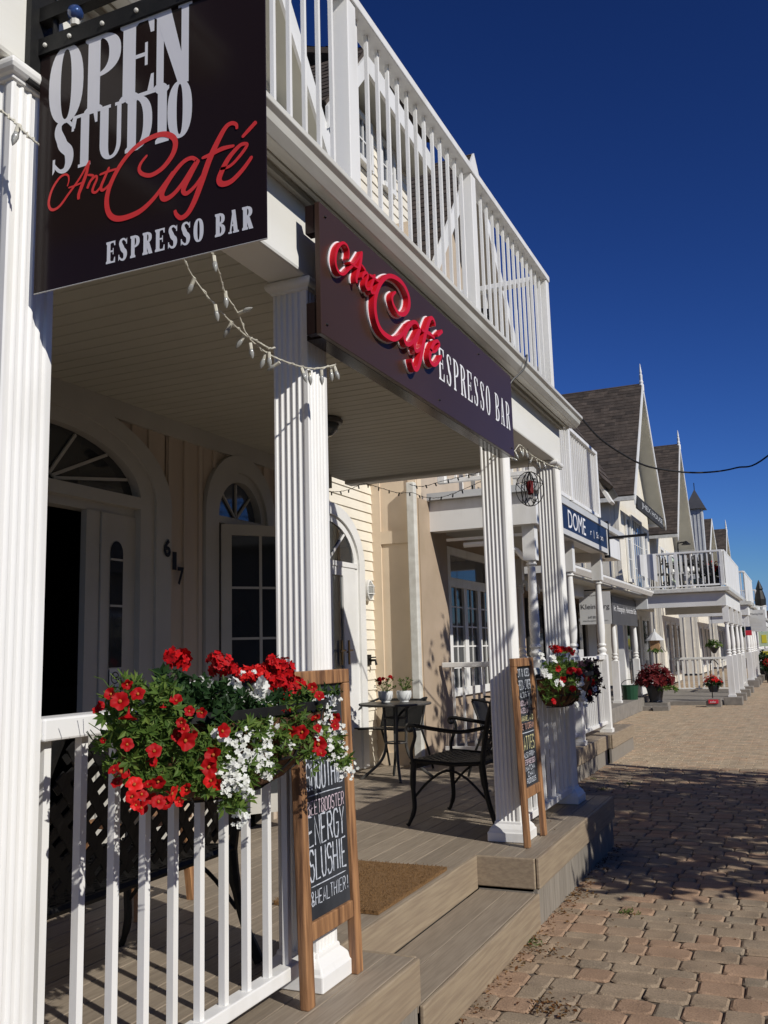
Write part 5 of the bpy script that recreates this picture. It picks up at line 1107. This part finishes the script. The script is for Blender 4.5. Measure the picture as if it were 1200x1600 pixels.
TP = thing('wall_tap', 'small black garden tap on the cream siding above the flower pots', 'tap', (XS, 8.94, 1.46)); B().tube([(XS + .01, 8.93, 1.47), (XS + .09, 8.93, 1.47), (XS + .10, 8.93, 1.42)], .014, 7).build('spout', IRON, TP); B().bar((XS + .06, 8.88, 1.50), (XS + .06, 9.0, 1.50), .014, .014).box(XS + .01, 8.89, 1.42, XS + .03, 8.96, 1.53).build('handle', IRON, TP)
CLT = thing('ceiling_lamp', 'dark rimmed dome lamp on the porch ceiling behind the middle column', 'ceiling lamp', (-2.72, 5.2, 3.07)); B().lathe([(.11, 3.074), (.125, 3.06), (.12, 3.04), (.10, 3.035)], (-2.72, 5.2, 0), 20).build('rim', IRON2, CLT); B().lathe([(.1, 3.036), (.085, 2.99), (.05, 2.96), (.005, 2.95)], (-2.72, 5.2, 0), 18).build('shade', CURT, CLT, smooth=True)
def bulb(parent, p, d, cord):
    d = d.normalized(); b = B(); b.tube([p, p + d * .022], .0065, 7); s_ = b.build('socket', cord, parent)
    q = p + d * .020; b = B(); b.tube([q, q + d * .006, q + d * .015, q + d * .025, q + d * .033, q + d * .038], [.0055, .0072, .0088, .007, .0035, .001], 8); b.build('bulb', BULB, s_, smooth=True)
def string(name, label, pts, bulbs, cord=CORDW, r=.0028, dark=False):
    t = thing(name, label, 'string lights', tuple(pts[0])); P_ = catmull(pts, 8); b = B(); b.tube(P_, r, 5)
    b.tube([p + Vector((.004 * math.sin(i * 1.6), .004 * math.cos(i * 1.6), .004 * math.sin(i * 2.1))) for i, p in enumerate(P_)], r * .8, 5); b.build('wire', cord, t)
    for (p, d) in bulbs:
        if dark: b = B(); b.tube([p, p + d.normalized() * .028], .006, 6); b.build('mini_bulb', cord, t)
        else: bulb(t, p, d, cord)
    return t
yy = 2.6
def L1(px, py, y=2.75): return atY(px, py, y)
def seq(pp, y0, y1): return [atY(px, py, y0 + (y1 - y0) * i / (len(pp) - 1)) for i, (px, py) in enumerate(pp)]
pp = [(283, 395), (300, 430), (333, 474), (360, 502), (385, 525), (418, 552), (455, 568), (490, 576), (524, 570)]; A1 = seq(pp, 2.2, 3.0)
bl = [((304, 434), (-.5, -.8)), ((336, 476), (.1, -1)), ((362, 504), (-.6, -.8)), ((383, 523), (-.6, -.8)), ((391, 536), (.1, -1)), ((415, 552), (-.4, -1)), ((420, 550), (0, -1)), ((437, 566), (-1, -.5)), ((471, 575), (.3, -1)), ((483, 578), (0, -1)), ((502, 578), (0, -1)), ((517, 573), (.05, -1)), ((522, 572), (.3, -1))]
def bl3(lst, path, pp):
    out = []
    for (q, d) in lst:
        k = min(range(len(pp)), key=lambda i: (pp[i][0] - q[0]) ** 2 + (pp[i][1] - q[1]) ** 2); out.append((atY(q[0], q[1], path[k].y), Vector((d[0], U(-.2, .2), d[1]))))
    return out
string('string_lights', 'white string of clear cone bulbs swooping from the hanging sign to the middle column', A1, bl3(bl, A1, pp))
pp2 = [(331, 395), (342, 425), (352, 458), (372, 490), (385, 522), (400, 532), (421, 544), (429, 543)]; A2 = seq(pp2, 2.25, 2.78)
string('string_lights', 'second white strand that joins the swooping bulbs from above', A2, bl3([((352, 455), (0, -1)), ((334, 400), (.2, -1)), ((373, 490), (1, .15))], A2, pp2))
pp3 = [(-30, 160), (0, 172), (20, 188), (40, 208), (58, 224)]; A3 = seq(pp3, 1.52, 1.50)
string('string_lights', 'short white strand with one bulb wrapped across the left pillar', A3, bl3([((30, 195), (-.15, -1))], A3, pp3))
pp4 = [(776, 709), (785, 714), (797, 713), (805, 703), (812, 695), (818, 700), (832, 712), (842, 718), (850, 722), (862, 728), (874, 730)]; A4 = seq(pp4, 5.66, 7.1)
string('string_lights', 'tangled white string of clear bulbs between the two far columns', A4, bl3([((774, 710), (-1, -.7)), ((797, 715), (1, -.5)), ((805, 706), (.4, -1)), ((812, 700), (.3, -1)), ((817, 702), (0, -1)), ((822, 704), (.2, -1)), ((832, 714), (-.5, -1)), ((838, 718), (.2, -1)), ((842, 722), (.1, -1)), ((849, 722), (.3, -1)), ((862, 728), (.6, -.3)), ((868, 730), (.8, -.4))], A4, pp4))
pp5 = [(514, 768), (530, 768), (548, 764), (566, 756), (580, 758), (600, 764), (622, 770), (645, 770), (660, 776), (680, 778), (700, 774), (730, 762), (752, 752)]; A5 = [atY(px, py, 7.22) for px, py in pp5]
string('string_lights', 'dark unlit mini-bulb string along the far porch beam', A5, [(atY(px, py, 7.22), Vector((U(-.4, .4), 0, -1))) for px, py in ((518, 769), (532, 768), (545, 765), (560, 759), (575, 757), (592, 762), (608, 766), (624, 770), (640, 770), (655, 774), (672, 777), (690, 776), (708, 772), (722, 766), (738, 759))], CORDK, .002, True)
pp6 = [(640, 757), (660, 760), (690, 752), (720, 745), (750, 738)]
string('string_lights', 'dark strand under the beam edge above the grey balcony', [atY(px, py, 7.20) for px, py in pp6], [(atY(px, py, 7.20), Vector((U(-.5, .5), 0, -1))) for px, py in ((650, 759), (665, 758), (680, 755), (700, 750), (715, 746), (732, 742))], CORDK, .002, True)
# spiky star lantern
SL = thing('star_lantern', 'black wire star ornament with a dark red heart hanging between the far columns', 'ornament', (-1.75, 6.66, 2.9)); b = B(); cc = Vector((-1.75, 6.66, 2.735)); rr = .105
for k in range(3):
    M_ = Matrix.Rotation(k * math.pi / 3 + .4, 3, 'Z'); b.tube([cc + M_ @ Vector((rr * math.cos(a * .3142) * 1.0, 0, rr * 1.25 * math.sin(a * .3142))) for a in range(21)], .0035, 5)
    for s in range(5):
        a0 = s * 2 * math.pi / 5 + .3; a1 = a0 + .63; a2 = a0 + 1.257
        f_ = lambda a, q: cc + M_ @ Vector((q * math.cos(a), 0, q * 1.25 * math.sin(a)))
        b.tube([f_(a0, rr), f_(a1, rr * .5), f_(a2, rr)], .003, 4)
b.tube([cc + Vector((0, 0, .13)), cc + Vector((0, 0, .31))], .002, 4); b.build('wire_frame', IRON, SL); B().lathe([(.01, 2.69), (.026, 2.70), (.028, 2.79), (.01, 2.80)], (cc.x, cc.y, 0), 10).build('candle_cup', LEAFB, SL)
# overhead cable
pts = [Vector((-1.50, 7.48, 3.44)), atY(935, 683, 7.62), atY(970, 708, 7.80), atY(1010, 728, 8.0), atY(1060, 737, 8.28), atY(1105, 738, 8.54), atY(1150, 731, 8.83), atY(1200, 712, 9.18), Vector((.7, 9.6, 4.05)), Vector((1.7, 10.05, 5.0)), Vector((2.6, 10.49, 6.2))]
pe = pts[-1]; b = B(); b.tube(catmull(pts, 8), .008, 6); tag(b.build('overhead_cable', CORDK), 'black overhead cable sagging from the balcony gutter across the blue sky', 'cable')
b = B(); b.tube([(2.6, 10.49, 0), (2.6, 10.49, 9)], .085, 10); tag(b.build('utility_pole', BARK), 'wooden utility pole out beyond the right edge that holds the cable', 'pole')
# ================================================================== BALCONY AND STREET CLUTTER
w1 = thing('wicker_chair', 'dark open-weave chair on the near balcony, seen through its railing', 'chair', (-2.35, 6.75, 3.44)); b = B()
def fw(u, v): return Vector((-2.6 + u, 6.95 + .1 * v, 3.86 + v))
lattice(b, fw, .5, .45, .05, .022, .012, (0, 1, 0)); b.tube([(-2.6, 6.95, 3.86), (-2.6, 7.0, 4.32), (-2.35, 7.0, 4.38), (-2.1, 7.0, 4.32), (-2.1, 6.95, 3.86)], .02, 6); b.build('backrest', IRON, w1); B().box(-2.6, 6.45, 3.84, -2.1, 6.95, 3.88).build('seat', IRON, w1)
for (x_, y_) in ((-2.58, 6.47), (-2.12, 6.47), (-2.58, 6.93), (-2.12, 6.93)): B().tube([(x_, y_, 3.44), (x_, y_, 3.84)], .018, 6).build('leg', IRON, w1)
for i, (x_, y_, lab) in enumerate(((-3.25, 10.3, 'white slatted patio chair on the salon balcony next to the tan corner'), (-2.85, 11.2, 'white patio chair further along the salon balcony'))):
    t = thing('patio_chair', lab, 'chair', (x_, y_, 3.28)); B().box(-.25 + x_, y_ - .25, 3.66, x_ + .25, y_ + .25, 3.70).build('seat', W, t)
    b = B()
    for k in range(5): b.box(x_ - .24 + k * .1, y_ + .21, 3.72, x_ - .17 + k * .1, y_ + .24, 4.15)
    b.box(x_ - .25, y_ + .2, 4.12, x_ + .25, y_ + .25, 4.2); b.build('backrest', W, t)
    for (a, c_) in ((-.22, -.22), (.22, -.22), (-.22, .22), (.22, .22)): B().box(x_ + a - .02, y_ + c_ - .02, 3.28, x_ + a + .02, y_ + c_ + .02, 3.66).build('leg', W, t)
# wooden letters hanging in the salon porch
for i, (yy, lab) in enumerate(((12.25, 'white hanging ornament, left of the pair in the salon porch'), (13.0, 'white hanging ornament, right of the pair in the salon porch'))):
    p = atY(820 + i * 18, 918 + i * 4, yy); b = B(); lay(b, [ringq(0, 0, .055, .10, .035, .035, -.6, 4.2, 14)], p, (1, 0, 0), (0, 0, 1), (0, -1, 0), 1, 1, .03); b.tube([p + Vector((0, 0, .09)), Vector((p.x, p.y, 3.0))], .004, 4); tag(b.build('hanging_ornament', W), lab, 'ornament')
def shrub(t, name, c, r, h, n, m, L=.07, part=None):
    b = B(); c = Vector(c)
    for i in range(n):
        d = rv(); d.z = abs(d.z); p = c + Vector((d.x * r, d.y * r, d.z * h)) * U(.45, 1.0); rosette(b, p, d + Vector((0, -.2, .4)), L * U(.7, 1.2), 6, L * .45)
    return b.build(name, m, t)
PP = thing('potted_plant', 'dark red coleus bush in a black planter by the gallery steps', 'plant', (-3.3, 23.4, 0))
B().lathe([(.14, .17), (.16, .18), (.15, .22), (.21, .5), (.25, .56), (.25, .60), (.21, .58)], (-3.3, 23.4, 0), 14).build('pot', POTK, PP); shrub(PP, 'foliage', (-3.3, 23.4, .60), .46, .48, 240, LEAFB, .12); b = B(); b.box(-3.6, 23.15, 0, -3.0, 23.65, .17); b.build('plinth', STONE, PP)
shrub(PP, 'trailing_leaves', (-3.0, 23.25, .45), .3, .15, 40, LEAF, .08)
tag(B().box(-3.75, 22.9, 0, -3.35, 23.1, .10).build('stone_block', STONE), 'left of two grey stone blocks lying in front of the dark planter', 'block', 'stone blocks by the planter'); tag(B().box(-3.30, 22.85, 0, -2.95, 23.1, .105).build('stone_block', STONE), 'right of two grey stone blocks lying in front of the dark planter', 'block', 'stone blocks by the planter')
BH = thing('bird_house', 'rustic bird house with white roof on a thin iron stand above the coleus', 'bird house', (-3.35, 24.3, 0)); B().tube([(-3.35, 24.3, 0), (-3.35, 24.3, 1.4)], .014, 6).tube([(-3.35, 24.3, 1.3), (-3.2, 24.3, 1.5), (-3.1, 24.3, 1.36)], .01, 5).build('stand', IRON, BH)
B().box(-3.46, 24.19, 1.42, -3.24, 24.41, 1.68).build('box', WOODL, BH); b = B(); b.lathe([(.24, 1.66), (.21, 1.70), (.03, 1.88), (.02, 1.95)], (-3.35, 24.3, 0), 10); b.build('roof', PALE, BH); shrub(BH, 'moss', (-3.35, 24.25, 1.38), .22, .08, 24, LEAF, .07)
BK = thing('bucket', 'dark green bucket on the gallery platform next to the post', 'bucket', (-3.75, 22.3, .3)); B().lathe([(.17, .3), (.2, .62), (.21, .63), (.18, .60)], (-3.72, 22.3, 0), 14).build('body', GREENP, BK); b = B().tube([(-3.72 + .2 * math.cos(k * .314), 22.3, .6 + .16 * math.sin(k * .314)) for k in range(11)], .008, 5).build('bail', IRON, BK)
HB = thing('flower_stand', 'small red-flowered pot on an iron hook stand under the gabled porch', 'plant', (-2.05, 25.2, .1)); b = B().tube(catmull([(-2.15, 25.3, .1), (-2.15, 25.3, 1.0), (-2.05, 25.3, 1.12), (-1.95, 25.3, 1.0)], 4), .012, 5).tube([(-2.3, 25.3, .11), (-2.0, 25.3, .11)], .012, 5); b.build('stand', IRON, HB); B().lathe([(.1, .32), (.16, .5), (.15, .5)], (-2.1, 25.2, 0), 12).build('pot', POTK, HB); shrub(HB, 'foliage', (-2.1, 25.2, .48), .22, .2, 60, LEAFD, .08); shrub(HB, 'red_flowers', (-2.1, 25.15, .55), .24, .22, 46, DREDF, .06)
RN = thing('red_notice', 'small red printed notice standing on a block by the gabled porch pier', 'notice', (-2.0, 24.2, 0)); B().box(-2.22, 24.2, 0, -1.88, 24.5, .20).build('block', STONE, RN); B().box(-2.16, 24.17, .09, -1.93, 24.19, .185).build('panel', REDS, RN); font_text('lettering', 'sale', (-2.12, 24.168, .11), (1, 0, 0), (0, 0, 1), .045, .13, WHITEL, RN, .002)
HBK = thing('hanging_basket', 'hanging green basket under the far porch behind the turned posts', 'plant', (-2.9, 36, 1.4)); shrub(HBK, 'foliage', (-2.75, 34.4, 1.42), .28, .25, 60, LEAF, .1); B().lathe([(.05, 1.2), (.2, 1.42), (.19, 1.42)], (-2.75, 34.4, 0), 12).build('pot', POTK, HBK); B().tube([(-2.75, 34.4, 1.5), (-2.75, 34.4, 2.5)], .008, 4).build('chain', IRON, HBK)
# things on the gabled house's balcony
DS = thing('display_shelf', 'dark shelf of ornaments and bowls standing on the gabled house balcony', 'shelf', (-2.7, 26.0, 2.98))
for zz in (3.12, 3.42, 3.72, 3.98): B().box(-3.35, 25.95, zz, -2.1, 26.2, zz + .035).build('shelf_board', IRON2, DS)
for xx in (-3.35, -2.75, -2.14): B().box(xx, 25.96, 2.98, xx + .04, 26.19, 3.99).build('upright', IRON2, DS)
for xx in (-3.2, -3.0, -2.85, -2.6, -2.45, -2.3):
    for zz in (3.155, 3.455, 3.755): B().lathe([(.04, zz), (.05 + R() * .03, zz + .05), (.045, zz + U(.1, .2))], (xx, 26.05, 0), 8).build('bowl', random.choice((PALE, W, MINT, IRON2)), DS)
bt = thing('balcony_table', 'dark table with bright cushions piled on the gabled house balcony', 'table', (-2.7, 26.6, 2.98)); B().box(-3.2, 26.2, 3.66, -2.2, 27.2, 3.71).build('table_top', IRON2, bt)
for (x_, y_) in ((-3.1, 26.3), (-2.3, 26.3), (-3.1, 27.1), (-2.3, 27.1)): B().box(x_ - .03, y_ - .03, 2.98, x_ + .03, y_ + .03, 3.66).build('leg', IRON2, bt)
for i, (x_, y_, m_, lab) in enumerate(((-3.3, 25.7, IRON2, 'dark balcony chair nearest the french doors'), (-2.75, 25.65, W, 'white balcony chair in the middle of the gabled balcony'), (-2.15, 25.75, IRON2, 'dark balcony chair nearest the balcony corner'))):
    t = thing('balcony_chair', lab, 'chair', (x_, y_, 2.98)); B().box(x_ - .22, y_ - .22, 3.40, x_ + .22, y_ + .22, 3.44).build('seat', m_, t); b = B()
    for k in range(4): b.box(x_ - .22 + k * .125, y_ - .24, 3.44, x_ - .16 + k * .125, y_ - .21, 3.88)
    b.build('backrest', m_, t)
    for (a, c_) in ((-.2, -.2), (.2, -.2), (-.2, .2), (.2, .2)): B().box(x_ + a - .015, y_ + c_ - .015, 2.98, x_ + a + .015, y_ + c_ + .015, 3.4).build('leg', m_, t)
BP = thing('balcony_flowers', 'pots of red flowers in the corner of the gabled house balcony', 'plant', (-1.9, 26.3, 2.98)); B().lathe([(.15, 2.98), (.2, 3.3), (.18, 3.3)], (-1.95, 26.2, 0), 12).build('pot', POTK, BP); shrub(BP, 'foliage', (-1.95, 26.2, 3.3), .3, .35, 70, LEAFD, .1); shrub(BP, 'red_flowers', (-1.95, 26.1, 3.45), .28, .3, 40, DREDF, .07)
b = B()
LP_ = thing('balcony_lamp', 'small black gooseneck lamp showing above the gabled balcony rail', 'lamp', (-2.9, 27.4, 3.0)); B().tube(catmull([(-2.95, 27.4, 3.0), (-2.95, 27.4, 4.3), (-2.9, 27.4, 4.42), (-2.75, 27.4, 4.44)], 4), .02, 6).build('stem', IRON, LP_); B().lathe([(.14, 4.36), (.05, 4.44), (.02, 4.47)], (-2.72, 27.4, 0), 10).build('shade', IRON, LP_)
cl = B()
def fcl(u, v): return Vector((-3.75 + u * .5, 24.93 - .03 * math.sin(u * 9), 3.92 - v * (.5 + .25 * u)))
for i in range(6):
    for j in range(4): cl.quad(fcl(i / 6, j / 4), fcl((i + 1) / 6, j / 4), fcl((i + 1) / 6, (j + 1) / 4), fcl(i / 6, (j + 1) / 4))
tag(cl.build('white_cloth', W), 'white cloth draped over the left end of the gabled balcony railing', 'cloth')
UM = thing('closed_umbrella', 'folded black parasol standing against the sky above the far balcony', 'umbrella', (-1.25, 36.5, 2.98)); b = B(); b.lathe([(.03, 3.05), (.19, 3.08), (.2, 3.3), (.14, 3.55), (.11, 3.62), (.13, 3.68), (.05, 3.9), (.01, 4.0)], (-1.9, 36.5, 0), 9)
b.v = [p + Vector((.72, 0, -.2)) for p in b.v]; b.build('canopy', IRON, UM); B().tube([(-1.18, 36.5, 2.2), (-1.18, 36.5, 3.75)], .02, 6).build('pole', IRON, UM)
FLG = thing('small_flag', 'blue white and red little flag beside the far porch posts', 'flag', (-1.5, 33.8, 1.6)); B().box(-1.63, 33.8, 1.95, -1.46, 33.815, 2.08).build('blue_field', NAVY, FLG); B().box(-1.65, 33.8, 1.78, -1.45, 33.815, 1.949).build('red_field', REDS, FLG); B().tube([(-1.66, 33.81, 1.3), (-1.66, 33.81, 2.2)], .012, 5).build('staff', W, FLG)
# shrubs and tree at the end of the street
def tree(name, label, x, y, h, r, n, trunk=.15, group=None, m=TLEAF, leafL=.2, zc=None, sq=1.0, keep=None):
    t = thing(name, label, 'tree', (x, y, 0), group=group); zc = zc or h * .62; b = B(); b.tube(catmull([(x, y, -.1), (x + U(-.1, .1), y, h * .25), (x + U(-.15, .15), y + U(-.1, .1), h * .5), (x, y, h * .8)], 4), [trunk * (1 - .6 * i / 12) for i in range(13)], 8)
    tips = []
    for k in range(16):
        d = rv(); d.z = U(-.35, .95); st_ = Vector((x, y, h * U(.30, .6))); e = Vector((x + d.x * r * .85, y + d.y * r * .85 * sq, zc + d.z * r * .75)); b.tube(catmull([st_, (st_ + e) / 2 + Vector((0, 0, .15)), e], 3), [trunk * .35, trunk * .3, trunk * .25, trunk * .2, trunk * .15, trunk * .1, trunk * .06], 5); tips.append(e); tips.append((st_ + e * 2) / 3)
    b.build('trunk', BARK, t); b = B()
    while len(tips) < 46: tips.append(Vector((x, y, zc)) + Vector((U(-1, 1) * r, U(-1, 1) * r * sq, U(-.8, .9) * r)) * .72)
    for i in range(n):
        c_ = random.choice(tips); p = c_ + Vector((random.gauss(0, r * .13), random.gauss(0, r * .13), random.gauss(0, r * .12))); 
        if keep is None or keep(p): leaf(b, p, rv(), rv(), leafL * U(.6, 1.2), leafL * .5)
    b.build('crown', m, t); return t
random.seed(21)
def crown_shape(p):
    """crown pruned on the house side and high up, as its shade in the street shows"""
    if p.x < 1.0 or p.z > 5.6: return False
    k = (p.x + 1.67) / to_sun.x; zz = p.z - k * to_sun.z; yy = p.y - k * to_sun.y
    if zz > 2.3 and yy < 7.9: return False
    k = p.z / to_sun.z; gx, gy = p.x - k * to_sun.x, p.y - k * to_sun.y
    return gy > 6.2 + .22 * (gx + 1.2) + random.gauss(0, .12) and gy < 12.3 and not (gx < -1.45 and zz < .45 and yy < 6.75)
tree('street_tree', 'leafy street tree by the kerb that shades the paving, outside the right edge', 3.5, 7.1, 5.8, 2.6, 9500, .13, leafL=.20, zc=3.45, sq=1.25, keep=crown_shape)
for i, (x, y, h, r, lab) in enumerate(((4, 84, 4.6, 2.0, 'big tree closing the far end of the street on the right'), (-6, 92, 5, 2.2, 'tree standing behind the last gabled house'))):
    tree('far_tree', lab, x, y, h, r, 1500, .2, m=LEAFD, leafL=.5)
SH = thing('potted_shrub', 'dark green potted shrub on the pavement below the yellow notice', 'plant', (-1.35, 41, 0)); shrub(SH, 'foliage', (-1.35, 41, .45), .35, .75, 120, LEAFD, .14); B().lathe([(.2, 0), (.28, .45), (.25, .45)], (-1.35, 41, 0), 12).build('pot', POTK, SH)
SH2 = thing('flower_tub', 'dark tub of flowers at the very right edge of the pavement', 'plant', (-1.2, 37.5, 0)); shrub(SH2, 'foliage', (-1.05, 38.6, .4), .3, .6, 90, LEAFD, .14); shrub(SH2, 'red_flowers', (-1.05, 38.5, .6), .3, .4, 30, DREDF, .1); B().lathe([(.2, 0), (.28, .42), (.25, .42)], (-1.05, 38.6, 0), 12).build('pot', POTK, SH2)
# dry leaves and litter gathered along the deck
b = B()
def dry(x, y, z=0.004, s=1):
    d = rv(); d.z *= .3; n = Vector((U(-.4, .4), U(-.4, .4), 1)); leaf(b, Vector((x, y, z + U(0, .008))), d, n, U(.012, .032) * s, U(.008, .018) * s, U(.1, .5))
for i in range(420):
    y = U(2.6, 7.6); dry(-1.45 + abs(random.gauss(0, .045)), y)
for (x, y, n, sp_) in ((-1.40, 6.05, 40, .05), (-1.12, 4.15, 90, .06), (-1.30, 4.9, 30, .06), (-1.2, 5.6, 14, .12), (-2.0, 10.6, 40, .25), (-2.3, 15.5, 60, .5), (-1.3, 13, 40, .7)):
    for i in range(n): dry(x + random.gauss(0, sp_), y + random.gauss(0, sp_ * 1.2))
for i in range(240): dry(U(-1.4, 1.0), U(2.5, 16), s=.6)
for i in range(14): dry(U(-1.8, -1.5), U(5.4, 7.4), D + .003, .7)
tag(b.build('dry_leaves', LITTER), None, None, None, 'stuff')
b = B()
for (x, y) in ((-1.05, 5.75), (-1.42, 5.0), (-2.35, 11.2), (-2.1, 10.4), (-1.9, 10.9)):
    for i in range(16): rosette(b, Vector((x + random.gauss(0, .03), y + random.gauss(0, .03), .006)), Vector((0, 0, 1)) + rv() * .5, .02, 5)
tag(b.build('weeds', LEAF), None, None, None, 'stuff')

# the other side of the street (seen only in the windows and the gloss of the signs)
OS = thing('brick_building', 'long low brick building across the road, outside the right edge', 'house', (15, 15, 0)); B().box(15, -18, 0, 22, 48, 4.6).build('wall', BRICK, OS)
shingle_slope('roof', (18.5, -18.5, 7.0), (0, 1, 0), Vector((-4, 0, -2.4)), 67, 4.7, OS, .3, .9)
for k in range(11):
    b = B().box(14.95, -16 + k * 5.8, 1.0, 14.999, -13.2 + k * 5.8, 3.2); f_ = b.build('window', W2, OS); B().box(14.93, -15.85 + k * 5.8, 1.15, 14.949, -13.35 + k * 5.8, 3.05).build('pane', GLASS, f_)
# repeats share a group
GR = {'string_lights': 'string lights around the porch', 'garden_chair': 'black lattice armchairs on the deck', 'chalkboard_sign': 'wooden chalkboards by the columns', 'flower_basket': 'flower baskets on the porch railing', 'flower_pot': 'white flower pots on the round table', 'gabled_house': 'steep-gabled houses along the street', 'balcony_chair': 'chairs on the gabled balcony', 'patio_chair': 'white chairs on the salon balcony', 'far_tree': 'trees at the end of the street', 'hanging_ornament': 'white ornaments in the salon porch', 'hanging_sign': 'signs hanging from brackets'}
for o in bpy.data.objects:
    if o.parent is None and o.name.split('.')[0] in GR: o['group'] = GR[o.name.split('.')[0]]
